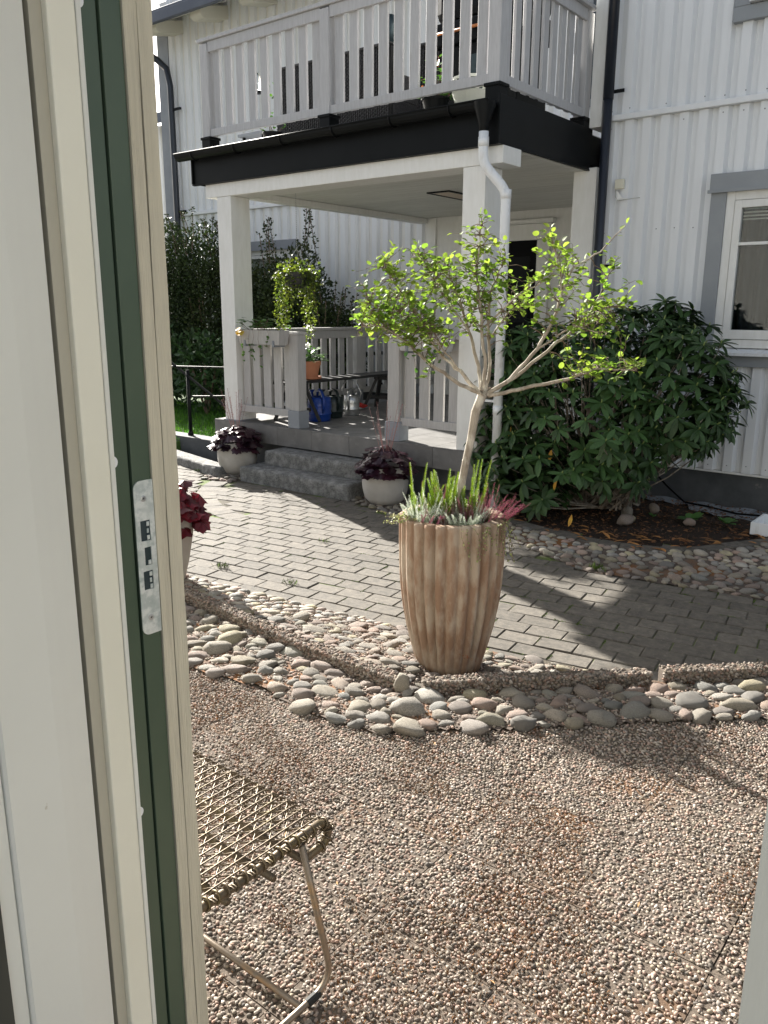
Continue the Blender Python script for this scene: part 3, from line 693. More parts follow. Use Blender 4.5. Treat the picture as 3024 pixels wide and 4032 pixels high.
# ================================================================== MAIN HOUSE BEHIND (left wing)
YL = 10.0
hl = thing('house', 'pale corrugated two-storey house behind the porch with dark eave', 'house', (-10, YL, 0))
def HL(mb, name, m, **k): return W(hl, mb.build(name, m, **k))
HL(MB().box(-13.1, -3.6, YL+.03, YL+.3, -.2, 6.9), 'wall_core', WHITE)
HL(MB().box(-13.1, -13.0, YL+.3, 18, -.2, 6.9), 'gable_wall', WHITE)
HL(MB().box(-13.16, -12.86, YL-.02, YL+.028, -.2, 6.5), 'corner_board', TRIM, bevel=.004)
HL(MB().box(-13.1, -7.12, YL-.01, YL+.028, -.2, .45), 'plinth', PLINTH)
HL(corr(-12.85, -7.12, .452, 3.345, YL-.01, .21), 'lower_siding', SIDING)
HL(corr(-12.85, -3.6, 3.41, 6.9, YL-.01, .21), 'upper_siding', SIDING)
HL(MB().box(-12.86, -7.12, YL-.05, YL+.02, 3.347, 3.405), 'flashing', SIDING, bevel=.006)
HL(MB().box(-7.12, -3.6, YL-.03, YL+.028, .5, 3.3), 'porch_wall', WHITE)
HL(MB().box(-7.16, -7.02, YL-.06, YL-.032, .5, 2.97), 'porch_corner_board', WHITE, bevel=.003)
# eave, roof, rafter tails
HL(MB().add([(-13.7, 9.28, 6.27), (-2.5, 9.28, 6.27), (-2.5, 9.28, 6.42), (-13.7, 9.28, 6.42), (-13.7, 9.36, 6.27), (-2.5, 9.36, 6.27), (-2.5, 9.36, 6.45), (-13.7, 9.36, 6.45)],
           [(0, 1, 2, 3), (4, 7, 6, 5), (0, 4, 5, 1), (3, 2, 6, 7), (0, 3, 7, 4), (1, 5, 6, 2)]), 'gutter', ROOF, bevel=.01)
HL(MB().add([(-13.7, 9.30, 6.46), (-2.5, 9.30, 6.46), (-2.5, 14, 8.9), (-13.7, 14, 8.9), (-13.7, 9.30, 6.40), (-2.5, 9.30, 6.40), (-2.5, 14, 8.84), (-13.7, 14, 8.84)],
           [(0, 1, 2, 3), (4, 7, 6, 5), (0, 4, 5, 1), (1, 5, 6, 2), (2, 6, 7, 3), (3, 7, 4, 0)]), 'roof', ROOF)
HL(MB().add([(-13.66, 9.37, 6.30), (-2.5, 9.37, 6.30), (-2.5, YL+.03, 6.58), (-13.66, YL+.03, 6.58)], [(0, 1, 2, 3)]), 'soffit', WHITE)
for k in range(9):
    x = -12.55+k*1.15; mb = MB(); pr = [(9.42, 6.29)]+[(9.52+.10*math.cos(PI+a), 6.26+.10*math.sin(a+PI)*.7) for a in (0, .6, 1.2, 1.7, 2.3)]+[(YL, 6.30), (YL, 6.5), (9.4, 6.34)]
    n = len(pr); mb.add([(x-.13, a, b_) for a, b_ in pr]+[(x+.13, a, b_) for a, b_ in pr], [tuple(range(n)), tuple(range(n, 2*n))[::-1]]+[(i, n+i, n+(i+1) % n, (i+1) % n) for i in range(n)])
    HL(mb, 'rafter_tail', mat('cream_rafter', (.62, .60, .52), None, rough=.6) if k == 0 else bpy.data.materials['cream_rafter'], recalc=True)
wl = window(hl, -11.35, -9.80, 1.25, 2.82, YL-.01, TRIM, blind=True)
for o in hl.children:
    if o.name.startswith('lower_siding'): siding_hole(o, -11.25, -9.9, 1.3, 2.72)
# back door under the porch
W(hl, MB().box(-6.20, -6.02, YL-.07, YL-.032, .51, 2.60).build('door_casing', WHITE, bevel=.004)); W(hl, MB().box(-5.40, -5.22, YL-.07, YL-.032, .51, 2.60).build('door_casing', WHITE, bevel=.004))
W(hl, MB().box(-6.22, -5.20, YL-.08, YL-.032, 2.602, 2.80).build('door_lintel', WHITE, bevel=.004)); W(hl, MB().box(-6.27, -5.15, YL-.13, YL-.032, 2.802, 2.86).build('lintel_cornice', WHITE, bevel=.012))
dr = W(hl, MB().box(-6.018, -5.402, YL-.045, YL-.032, .51, 2.60).build('door', mat('dark_door', (.004, .004, .005), None, rough=.6, spec=.1)))
for z0, z1 in ((.75, 1.4), (1.55, 2.4)): MB().box(-5.93, -5.50, YL-.052, YL-.046, z0, z1).build('door_panel', BLACK, dr, bevel=.004)
# balcony door and window in the upper wall
for (a, b_, c_, d) in ((-6.9, -5.9, 3.5, 5.6), (-4.9, -4.0, 4.1, 5.5)):
    fr = HL(MB().box(a, b_, YL-.05, YL-.035, c_, d), 'upper_window', TRIM, bevel=.004); MB().box(a+.09, b_-.09, YL-.06, YL-.051, c_+.09, d-.09).build('pane', mat('dark_glass', (.05, .06, .07), None, rough=.08) if 'dark_glass' not in bpy.data.materials else bpy.data.materials['dark_glass'], fr)
# black downpipe on the left corner
mb = MB(); mb.tube([(-13.15, 9.5, 6.25), (-13.12, 9.62, 6.08), (-12.95, 9.82, 5.93), (-12.79, 9.88, 5.78), (-12.74, 9.9, 5.5), (-12.73, 9.9, 2.5), (-12.73, 9.9, 0)], .055, 12)
dl = tag(mb.build('downpipe', BLACKP, smooth=True), 'black downpipe with a bent top on the far left corner of the house', 'downpipe')
for z in (3.4, 5.1): MB().box(-12.74, -12.50, 9.89, 9.93, z, z+.035).build('bracket', BLACK, dl)
# neighbour building beyond
nb = thing('neighbour_house', 'pale neighbouring house glimpsed at the far left behind the corner', 'house', (-22, 16, 0))
W(nb, corr(-26, -18.05, 0, 6.4, 14.5, .3).build('wall', SIDING)); W(nb, MB().box(-26, -18.06, 14.54, 19, 0, 6.4).build('wall_core', WHITE))
W(nb, MB().add([(-26.5, 14.0, 6.3), (-17.9, 14.0, 6.3), (-20, 17, 8.0), (-26.5, 17, 8.2), (-26.5, 14.0, 6.55), (-17.9, 14.0, 6.55), (-20, 17, 8.3), (-26.5, 17, 8.45)], [(0, 3, 2, 1), (4, 5, 6, 7), (0, 1, 5, 4), (1, 2, 6, 5), (2, 3, 7, 6), (3, 0, 4, 7)]).build('roof', ROOF))

# ================================================================== PORCH
FZ = .51; FY = 5.97
po = thing('porch', 'white-pillared porch with tiled floor under a black-edged balcony', 'porch', (-5.3, 8, 0))
def PO(mb, name, m, **k): return W(po, mb.build(name, m, **k))
PO(MB().box(-7.2, -3.73, FY+.15, YL-.04, -.1, FZ-.012), 'floor_core', PLINTH)
PO(MB().box(-7.2, -3.73, FY+.02, FY+.15, .33, FZ-.012), 'floor_edge_core', PLINTH)
PO(MB().box(-8.4, -7.24, 6.05, 6.25, -.1, .235), 'low_wall', PLINTH, bevel=.006)
PO(MB().box(-3.6, -3.5, FY+.2, YW, -.1, FZ-.02), 'side_core', PLINTH) if False else None
ts = .50
for i in range(7):
    for j in range(8):
        x0 = -7.2+i*ts; y0 = FY+j*ts; x1 = min(x0+ts-.004, -3.73); y1 = min(y0+ts-.004, YL-.04)
        if x1-x0 > .02 and y1-y0 > .02: PO(MB().box(x0, x1, y0, y1, FZ-.011, FZ), 'floor_tile', TILE)
for i in range(7):
    x0 = -7.2+i*ts; x1 = min(x0+ts-.004, -3.73); PO(MB().box(x0, x1, FY-.002, FY+.018, .315, FZ-.0125), 'edge_tile', TILE)
for i in range(4): PO(MB().box(-3.729, -3.71, FY+i*.5, FY+i*.5+.496, .315, FZ-.001), 'edge_tile', TILE)
COLS = [(-7.035, 5.99), (-3.965, 5.99)]
for (x, y) in COLS:
    PO(MB().box(x, x+.215, y, y+.26, FZ+.012 if x < -5 else FZ-.04, 2.838), 'column', WHITE, bevel=.004)
PO(MB().box(-3.968, -3.747, 5.985, 6.255, .16, FZ-.042), 'column_foot', TILE, bevel=.004)
PO(MB().box(-7.05, -6.81, 5.975, 6.27, FZ+.001, FZ+.011), 'column_foot', TRIM)
PO(MB().box(-7.20, -3.59, 5.985, 6.27, 2.84, 2.972), 'front_beam', WHITE, bevel=.005)
PO(MB().box(-7.34, -3.62, 5.95, 5.975, 2.985, 3.30), 'front_fascia', BLACK, bevel=.003)
PO(MB().box(-3.62, -3.60, 5.93, YW-.02, 2.985, 3.335), 'side_fascia', BLACK, bevel=.003)
PO(MB().box(-7.36, -7.34, 5.93, YL-.05, 2.985, 3.26), 'side_fascia', BLACK, bevel=.003)
PO(MB().box(-3.625, -3.592, 5.925, YW-.02, 2.972, 2.984), 'fascia_lip', BLACK); PO(MB().box(-7.36, -3.63, 5.94, 5.98, 2.972, 2.984), 'fascia_lip', BLACK)
PO(MB().box(-7.339, -3.621, 5.976, YL-.06, 3.04, 3.29), 'balcony_deck', BLACK)
PO(MB().box(-7.339, -3.65, 6.02, YL-.06, 3.29, 3.31), 'deck_surface', mat('deck_board', (.30, .31, .32), None, rough=.6))
PO(MB().box(-7.30, -7.16, 6.28, YL-.07, 2.90, 2.968), 'edge_beam', WHITE, bevel=.004)
n = 27; y = 6.275; pw = (YL-.07-6.275)/n
for k in range(n): PO(MB().box(-7.335, -3.605 if y < YW-.1 else -3.605, y+.003, y+pw-.003, 2.972, 2.99+.0), 'ceiling_board', WHITE2, bevel=.004); y += pw
lmp = PO(MB().box(-5.64, -5.34, 7.80, 7.83, 2.957, 2.970).box(-5.64, -5.34, 8.50, 8.53, 2.957, 2.970).box(-5.64, -5.61, 7.831, 8.499, 2.957, 2.970).box(-5.37, -5.34, 7.831, 8.499, 2.957, 2.970), 'ceiling_lamp', BLACK)
MB().box(-5.609, -5.371, 7.832, 8.498, 2.962, 2.969).build('diffuser', LAMP, lmp)
# gutter with hangers and outlet
gp = []; mb = MB(); n = 9
sec = [(5.93-.065+.065*math.cos(PI+PI*k/(n-1)), 3.275+.068*math.sin(PI+PI*k/(n-1))) for k in range(n)]
inn = [(5.93-.065+.061*math.cos(PI+PI*k/(n-1)), 3.277+.064*math.sin(PI+PI*k/(n-1))) for k in range(n)][::-1]
s = sec+inn; N_ = len(s); mb.add([(-7.47, a, b_) for a, b_ in s]+[(-3.63, a, b_) for a, b_ in s], [tuple(range(N_)), tuple(range(N_, 2*N_))[::-1]]+[(i, N_+i, N_+(i+1) % N_, (i+1) % N_) for i in range(N_)])
gut = PO(mb, 'gutter', BLACK, recalc=True)
def GC(mb, name, m, **k):
    return mb.build(name, m, gut, **k)
GC(MB().tube([(-7.47, sec[0][0], sec[0][1]), (-3.63, sec[0][0], sec[0][1])], .008, 8), 'gutter_bead', BLACK, smooth=True)
for x in (-7.2, -6.55, -5.9, -5.25, -4.6, -4.0): GC(MB().tube([(x, a, b_-.003) for a, b_ in [(5.93-.065+.069*math.cos(PI+PI*k/8), 3.275+.073*math.sin(PI+PI*k/8)) for k in range(9)]]+[(x, 5.945, 3.27)], .006, 6), 'gutter_hanger', BLACK, smooth=True)
GC(MB().lathe([(.03, -.24), (.042, -.17), (.045, -.15), (.085, -.03), (.088, 0)], (-3.70, 5.865, 3.27), 20), 'outlet_funnel', BLACK, smooth=True)
wp = thing('downpipe', 'white downpipe with a double bend beside the porch corner pillar', 'downpipe', (-3.5, 5.95, 0))
def bend(pts, k=5):
    out = [Vector(pts[0])]
    for i in range(1, len(pts)-1):
        a, b_, c = Vector(pts[i-1]), Vector(pts[i]), Vector(pts[i+1]); d1 = (a-b_).normalized(); d2 = (c-b_).normalized(); r = min(.07, (a-b_).length*.45, (c-b_).length*.45)
        for t in range(k+1):
            u = t/k; p0 = b_+d1*r; p2 = b_+d2*r; out.append(p0*(1-u)**2+b_*2*u*(1-u)+p2*u*u)
    out.append(Vector(pts[-1])); return out
W(wp, MB().tube(bend([(-3.70, 5.865, 3.06), (-3.70, 5.865, 2.83), (-3.53, 5.95, 2.62), (-3.53, 5.95, .02)]), .039, 16).build('pipe', WPIPE, smooth=True))
for z, d in ((2.95, .865), (2.56, .95), (2.06, .95), (.86, .95)): W(wp, MB().tube([(-3.70 if z > 2.8 else -3.53, 5+d, z), (-3.70 if z > 2.8 else -3.53, 5+d, z+.07)], .0425, 16).build('pipe_collar', WPIPE, smooth=True))
for z in (2.05, .95): W(wp, MB().box(-3.60, -3.52, 5.985, 5.998, z, z+.03).box(-3.75, -3.60, 5.99, 6.0, z, z+.02).build('clamp', WPIPE))
# granite steps
def rough_box(name, x0, x1, y0, y1, z0, z1, lab):
    bm = bmesh.new(); bmesh.ops.create_cube(bm, size=1)
    for v in bm.verts: v.co = Vector((x0+(v.co.x+.5)*(x1-x0), y0+(v.co.y+.5)*(y1-y0), z0+(v.co.z+.5)*(z1-z0)))
    bmesh.ops.subdivide_edges(bm, edges=[e for e in bm.edges if abs((e.verts[0].co-e.verts[1].co).x) > .1], cuts=44)
    bmesh.ops.subdivide_edges(bm, edges=[e for e in bm.edges if abs((e.verts[0].co-e.verts[1].co).y) > .1], cuts=8, use_grid_fill=True)
    bmesh.ops.subdivide_edges(bm, edges=[e for e in bm.edges if abs((e.verts[0].co-e.verts[1].co).z) > .05], cuts=5, use_grid_fill=True)
    for v in bm.verts:
        nse = noise.noise(v.co*9)*.009+noise.noise(v.co*28)*.006
        ex = 1 if min(abs(v.co.z-z1), 9) < .001 and (abs(v.co.y-y0) < .001 or abs(v.co.x-x0) < .001 or abs(v.co.x-x1) < .001) else 0
        if abs(v.co.y-y0) < .001: v.co.y += nse+.006*ex
        if abs(v.co.x-x0) < .001: v.co.x += nse+.006*ex
        if abs(v.co.x-x1) < .001: v.co.x -= nse+.006*ex
        if abs(v.co.z-z1) < .001: v.co.z -= abs(nse)*.25+.007*ex
    me = bpy.data.meshes.new(name); bm.to_mesh(me); bm.free()
    return tag(link(name, me, GRANITE, smooth=True), lab, 'step', 'granite steps up to the porch')
rough_box('granite_step', -6.28, -4.80, 5.50, 5.99, -.03, .15, 'rough grey granite block forming the lower porch step')
rough_box('granite_step', -6.14, -4.83, 5.73, 6.03, .14, .30, 'rough grey granite block forming the upper porch step')
gk = rough_box('granite_kerb', -.85, .85, -.085, .085, -.05, .10, 'pale granite kerb strip beside the low grey wall at the left')
gk['category'] = 'kerb'; del gk['group']; gk.location = (-7.42, 5.72, 0); gk.rotation_euler = (0, 0, R(-13))

# ------------------------------------------------------------------ railings
def rail_section(root, a, b_, z0, z1, n, m, bw=.094, axis='x', btop=.095, bbot=.072, name='baluster', t=.03, face=-1):
    """a,b: plan points; horizontal boards and n balusters between them"""
    a = Vector(a); b_ = Vector(b_); d = (b_-a); ln = d.length; d /= ln; rz = math.atan2(d.y, d.x); c = (a+b_)/2; nn = Vector((d.y, -d.x))*(1)
    fr = nn*.018
    W(root, MB().obox((c.x+fr.x, c.y+fr.y, z1-btop/2), (ln, .03, btop), rz).build('top_board', m, bevel=.003))
    W(root, MB().obox((c.x+fr.x, c.y+fr.y, z0+bbot/2), (ln, .03, bbot), rz).build('bottom_board', m, bevel=.003))
    me = MB().obox((0, 0, 0), (bw, t, z1-z0-.012)).mesh(name); me.materials.append(m)
    p = ln/n
    for k in range(n):
        q = a+d*(p*(k+.5)); o = bpy.data.objects.new(name, me); col.objects.link(o); o.parent = root; o.location = Vector((q.x-nn.x*.014, q.y-nn.y*.014, (z0+z1)/2))-Vector(root.location); o.rotation_euler = (0, 0, rz+rnd(-.006, .006))
        md = o.modifiers.new('bevel', 'BEVEL'); md.width = .003; md.segments = 1
br = thing('balcony_railing', 'pale grey slatted wooden railing round the front and side of the balcony', 'railing', (-5.4, 6.0, 3.3))
BP = [(-7.14, 6.03), (-5.48, 6.03), (-3.70, 6.03)]
for (x, y) in BP+[(-3.70, YW-.0)]:
    W(br, MB().box(x-.055, x+.055, y-.055 if y < 7 else y-.13, y+.055 if y < 7 else y-.02, 3.43, 4.30).build('post', RAIL, bevel=.004))
    yy_ = y if y < 7 else y-.075
    W(br, MB().box(x-.065, x+.065, yy_-.065, yy_+.065, 3.30, 3.43).box(x-.075, x+.075, yy_-.075, yy_+.075, 3.405, 3.432).build('post_foot', BLACK, bevel=.005))
rail_section(br, (-7.085, 6.02), (-5.535, 6.02), 3.432, 4.315, 9, RAIL)
rail_section(br, (-5.425, 6.02), (-3.755, 6.02), 3.432, 4.315, 10, RAIL)
rail_section(br, (-3.69, 6.085), (-3.69, 7.47), 3.432, 4.315, 9, RAIL, bw=.085)
W(br, MB().box(-7.23, -3.62, 5.965, 6.10, 4.317, 4.352).build('handrail', RAIL, bevel=.006)); W(br, MB().box(-3.77, -3.62, 6.101, YW-.02, 4.317, 4.352).build('handrail', RAIL, bevel=.006))
pl = thing('porch_railing', 'short grey slatted railing between the left porch pillar and the steps', 'railing', (-6.4, 6.02, FZ))
W(pl, MB().box(-6.03, -5.91, 6.0, 6.12, .69, 1.455).build('post', RAILD, bevel=.004)); W(pl, MB().box(-6.055, -5.895, 5.985, 6.135, FZ+.001, .69).build('post_foot', TRIM, bevel=.005))
rail_section(pl, (-6.82, 6.06), (-6.03, 6.06), .62, 1.455, 5, RAILD, bw=.11); W(pl, MB().box(-6.82, -5.90, 5.99, 6.13, 1.457, 1.487).build('handrail', RAILD, bevel=.005))
pr = thing('porch_railing', 'grey slatted railing between the steps and the pillar with white downpipe', 'railing', (-4.3, 6.02, FZ))
W(pr, MB().box(-4.75, -4.62, 6.0, 6.12, .69, 1.455).build('post', RAILD, bevel=.004)); W(pr, MB().box(-4.77, -4.60, 5.985, 6.135, FZ+.001, .69).build('post_foot', TRIM, bevel=.005))
rail_section(pr, (-4.62, 6.06), (-3.97, 6.06), .66, 1.455, 4, RAILD, bw=.105); W(pr, MB().box(-4.77, -3.968, 5.99, 6.13, 1.457, 1.487).build('handrail', RAILD, bevel=.005))
ps = thing('porch_railing', 'long grey slatted railing along the far left side of the porch behind the bench', 'railing', (-6.95, 8, FZ))
for y in (6.9, 8.13, 9.35):
    W(ps, MB().box(-7.0, -6.90, y-.05, y+.05, .70, 1.46).build('post', RAILD, bevel=.004)); W(ps, MB().box(-7.01, -6.89, y-.065, y+.065, FZ+.001, .70).build('post_foot', TRIM, bevel=.005))
for y0, y1, n in ((6.26, 6.85, 4), (6.95, 8.08, 7), (8.18, 9.30, 7), (9.40, 9.93, 3)): rail_section(ps, (-6.94, y0), (-6.94, y1), .66, 1.46, n, RAILD, bw=.095)
W(ps, MB().box(-7.01, -6.87, 6.26, YL-.06, 1.462, 1.495).build('handrail', RAILD, bevel=.005))
for z in (.70, 1.12): W(ps, MB().box(-7.04, -7.025, 6.3, 9.9, z, z+.045).build('tie_bar', BLACK))
# black iron handrail at the left
hd = thing('handrail', 'thin black iron handrail with a sloping bar above the low grey wall', 'handrail', (-7.85, 6.15, .235))
W(hd, MB().tube([(-7.87, 6.15, .235), (-7.87, 6.15, 1.01)], .022, 10).build('post', BLACK, smooth=True)); W(hd, MB().lathe([(.035, 0), (.035, .03), (.024, .05)], (-7.87, 6.15, .236), 12).build('foot', BLACK))
for z in (1.015, .70): W(hd, MB().beam((-8.9 if z > 1 else -7.85, 6.15, z), (-7.06, 6.15, z+.055), .02, .022).build('rail_bar', BLACK, bevel=.004))
W(hd, MB().beam((-8.75, 6.15, 1.36), (-7.2, 6.15, .62), .02, .025).build('rail_bar', BLACK, bevel=.004))

# ------------------------------------------------------------------ balcony furniture
def sofa(x0, x1, y0, y1, lab):
    s = thing('wicker_sofa', lab, 'sofa', ((x0+x1)/2, (y0+y1)/2, 3.31), 'dark wicker seats on the balcony')
    mb = MB(); nx = int((x1-x0)/.028); nz_ = 40
    # woven back: vertical canes and horizontal strands with real relief
    for k in range(nx):
        x = x0+.02+(x1-x0-.04)*k/(nx-1); pts = [(x, y0+.005*(1 if (j+k) % 2 else -1), 3.5+.66*j/nz_) for j in range(nz_+1)]; mb.tube(pts, .009, 4, False)
    W(s, mb.build('woven_back', WICK))
    W(s, MB().box(x0, x1, y0+.02, y0+.06, 3.46, 4.16).build('back_core', BENCH)); W(s, MB().box(x0-.005, x1+.005, y0-.02, y0+.08, 4.161, 4.19).build('top_rail', BENCH, bevel=.01))
    W(s, MB().box(x0, x1, y0+.062, y1, 3.46, 3.70).build('seat_base', WICK, bevel=.01))
    for x in (x0+.04, x1-.04):
        W(s, MB().box(x-.03, x+.03, y0+.01, y1, 3.702, 3.95).build('arm', WICK, bevel=.01)); W(s, MB().box(x-.02, x+.02, y0+.03, y0+.07, 3.311, 3.458).build('leg', BENCH)); W(s, MB().box(x-.02, x+.02, y1-.07, y1-.03, 3.311, 3.458).build('leg', BENCH))
sofa(-6.90, -5.34, 6.75, 7.4, 'dark wicker sofa seen through the left half of the balcony railing')
sofa(-5.20, -4.72, 7.0, 7.6, 'narrow dark wicker armchair right of the wicker sofa on the balcony')
tb = thing('coffee_table', 'low grey table on thin black legs behind the left end of the balcony railing', 'table', (-6.9, 7.2, 3.31))
W(tb, MB().box(-7.25, -6.85, 6.5, 7.3, 3.52, 3.55).build('table_top', TRIM, bevel=.004))
for x, y in ((-7.2, 6.55), (-6.9, 6.55), (-7.2, 7.25), (-6.9, 7.25)): W(tb, MB().box(x-.012, x+.012, y-.012, y+.012, 3.311, 3.519).build('leg', BLACK))
gr = thing('barbecue', 'black barbecue with a domed lid and wooden handle on the balcony', 'barbecue', (-4.45, 7.1, 3.31))
W(gr, MB().box(-4.85, -4.0, 6.85, 7.4, 3.36, 4.05).build('cabinet', BLACK, bevel=.01)); W(gr, MB().box(-4.9, -3.95, 6.8, 7.45, 4.052, 4.25).build('firebox', BLACK, bevel=.02))
W(gr, MB().box(-4.88, -3.97, 6.82, 7.43, 4.252, 4.55).build('lid', BLACK, bevel=.08)); W(gr, MB().tube([(-4.8, 6.77, 4.15), (-4.05, 6.77, 4.15)], .014, 8).build('handle', ORANGE, smooth=True))
W(gr, MB().tube([(-4.95, 6.9, 3.9), (-4.95, 6.9, 4.5)], .02, 8).build('side_post', ZINC, smooth=True)); W(gr, MB().box(-4.5, -4.1, 6.843, 6.849, 3.45, 3.95).build('cabinet_door', DARKM))
lp = thing('parasol_base', 'tall dark cylinder parasol foot behind the wicker sofa', 'parasol base', (-6.3, 8.0, 3.31))
W(lp, MB().tube([(-6.35, 8, 3.311), (-6.35, 8, 4.75)], .03, 10).build('pole', BLACK, smooth=True)); W(lp, MB().lathe([(.09, 0), (.10, .2), (.09, .35)], (-6.35, 8, 4.55), 16, cap1=True).build('cover', DARKM, smooth=True))
ln_ = thing('lantern', 'small glass lantern hanging behind the left end of the balcony railing', 'lantern', (-6.9, 6.5, 3.9))
W(ln_, MB().lathe([(.04, 0), (.045, .02), (.045, .13), (.02, .17)], (-6.76, 6.35, 3.88), 12).build('glass_body', GLASS, smooth=True)); W(ln_, MB().tube([(-6.76, 6.35, 4.05), (-6.76, 6.3, 4.28)], .004, 6).build('hook', BLACK)); W(ln_, MB().lathe([(.048, 0), (.048, .02)], (-6.76, 6.35, 3.86), 12, cap1=True).build('base', BLACK))
def potplant(name, lab, cat, c, r0, r1, h, m, fm, n, fr, fh, kind='round', ls=.05, group=None, fl=None):
    t = thing(name, lab, cat, c, group); x, y, z = c
    W(t, MB().lathe([(r0, 0), (r1, h*.9), (r1*1.08, h*.9), (r1*1.08, h), (r1*.93, h), (r1*.9, h*.85)], c, 24).build('pot', m, smooth=False, bevel=.001))
    W(t, MB().lathe([(r1*.9, 0)], (x, y, z+h*.86), 20, cap0=True).build('soil', SOIL))
    f = Foliage(kind); st = MB()
    for i in range(n):
        d = rdir(-.1, 1); p = Vector((x, y, z+h))+Vector((d.x*fr*rnd(.3, 1), d.y*fr*rnd(.3, 1), abs(d.z)*fh*rnd(.3, 1))); f.add(p, (d.x, d.y, rnd(-.3, .5)), (0, 0, 1), ls*rnd(.6, 1.2), 1)
        if i % 8 == 0: st.tube([(x+rnd(-.03, .03), y+rnd(-.03, .03), z+h*.86), tuple(p)], .0025, 4)
    W(t, st.build('stems', TWIG)); W(t, f.build('foliage', fm))
    return t
potplant('potted_plant', 'small black pot with red-fruited bush behind the railing gap, left of the lattice pot', 'plant', (-4.42, 6.22, 3.31), .08, .115, .15, BLACK, GREEN, 90, .17, .36, ls=.05)
rb = Foliage('round')
for i in range(26): d = rdir(0, 1); rb.add((-4.42+d.x*.15, 6.22+d.y*.15, 3.47+d.z*.3), rdir(), (0, 0, 1), .022, 1)
tag(rb.build('red_fruit', SEDUM), 'tiny red fruits on the bush in the small black balcony pot', 'fruit')
potplant('potted_plant', 'dark pot with a thin twiggy green plant near the left end of the balcony', 'plant', (-6.62, 6.42, 3.31), .07, .10, .17, BLACK, GREEN, 60, .14, .55, ls=.045)
lt = thing('lattice_pot', 'large cream pot with a pierced lattice collar at the balcony corner', 'pot', (-4.08, 6.28, 3.31))
W(lt, MB().lathe([(.13, 0), (.17, .14), (.175, .15), (.165, .15), (.12, .02)], (-4.08, 6.28, 3.312), 28).build('pot', mat('cream_plastic', (.52, .54, .48), None, rough=.5), smooth=False))
mb = MB()
for k in range(16):
    a = 2*PI*k/16; b2 = a+2*PI/16; r = .172
    mb.tube([(-4.08+r*math.cos(a), 6.28+r*math.sin(a), 3.462), (-4.08+r*math.cos(b2), 6.28+r*math.sin(b2), 3.55)], .007, 6); mb.tube([(-4.08+r*math.cos(b2), 6.28+r*math.sin(b2), 3.462), (-4.08+r*math.cos(a), 6.28+r*math.sin(a), 3.55)], .007, 6)
W(lt, mb.build('lattice_collar', bpy.data.materials['cream_plastic'])); W(lt, MB().lathe([(.166, .24), (.18, .24), (.18, .26), (.166, .26), (.166, .24)], (-4.08, 6.28, 3.312), 28, cap0=False).build('rim', bpy.data.materials['cream_plastic']))

# ------------------------------------------------------------------ porch furniture
bn = thing('bench', 'long black wooden bench on trestle legs along the porch railing', 'bench', (-6.4, 7.2, FZ))
for k in range(2): W(bn, MB().obox((-6.42+k*.15, 7.15, .945), (.145, 2.1, .03), R(1)).build('seat_board', BENCH, bevel=.004))
for y in (6.42, 7.95):
    W(bn, MB().box(-6.49, -6.20, y-.03, y+.03, .87, .928).build('cross_bar', BENCH, bevel=.003)); W(bn, MB().box(-6.55, -6.15, y-.015, y+.015, .63, .67).build('stretcher', BENCH))
    for sx in (-1, 1):
        for sy in (-1, 1): W(bn, MB().beam((-6.345+sx*.09, y+sy*.03, .90), (-6.345+sx*.23, y+sy*.12, FZ+.002), .05, .035).build('leg', BENCH, bevel=.003))
def can(lab, c, r, h, m, rz, hm=None):
    t = thing('watering_can', lab, 'watering can', c, 'watering cans under the bench', rz); hm = hm or m
    MB().lathe([(r*.88, 0), (r*.93, .015), (r*.93, h*.25), (r*.98, h*.28), (r*.98, h*.34), (r*.93, h*.37), (r, h*.6), (r*.93, h*.95), (r*.6, h), (r*.55, h*.97)], (0, 0, 0), 28).build('body', m, t, smooth=True)
    MB().tube([(r*.55, 0, h*.96), (r*.5, 0, h*1.16), (0, 0, h*1.25), (-r*.75, 0, h*1.2), (-r*1.25, 0, h*.9), (-r*1.2, 0, h*.6), (-r*.9, 0, h*.35)], [.014, .017, .017, .017, .017, .015, .012], 8).build('handle', hm, t, smooth=True)
    MB().tube([(r*.8, 0, h*.2), (r*1.6, 0, h*.6), (r*2.1, 0, h*1.05)], [.028, .018, .013], 10).build('spout', m, t, smooth=True); MB().lathe([(.012, 0), (.035, .04)], (r*2.1, 0, h*1.03), 12, cap1=True).build('rose', m, t)
    return t
can('bright blue plastic watering can beside the left porch railing', (-6.20, 6.62, FZ), .135, .27, BLUE, R(150))
can('dark green plastic watering can standing behind the blue one', (-6.28, 6.93, FZ), .12, .25, DGREEN, R(160))
zc = can('shiny galvanised watering can with a tall hooped handle next to the blue can', (-6.25, 7.22, FZ), .095, .24, ZINC, R(110))
MB().tube([(.0, .085, .2), (.0, .12, .3), (0, .06, .41), (0, -.05, .40), (0, -.12, .26), (0, -.09, .16)], .008, 8).build('hoop_handle', ZINC, zc, smooth=True)
bgp = thing('plastic_bag', 'crumpled white plastic bag with red print lying under the bench', 'bag', (-6.6, 7.65, FZ))
vs, fs = ico(3, 4, .55); W(bgp, MB().add([(-6.62+p[0]*.11, 7.66+p[1]*.20, FZ+.03+max(-.03, p[2]*.05)) for p in vs], fs).build('bag_body', mat('bag_white', (.7, .7, .7), (.35, .4, .5), 20, .4), smooth=True))
W(bgp, MB().add([(-6.53+p[0]*.05, 7.74+p[1]*.07, FZ+.045+p[2]*.03) for p in vs], fs).build('red_print', REDBAG, smooth=True))
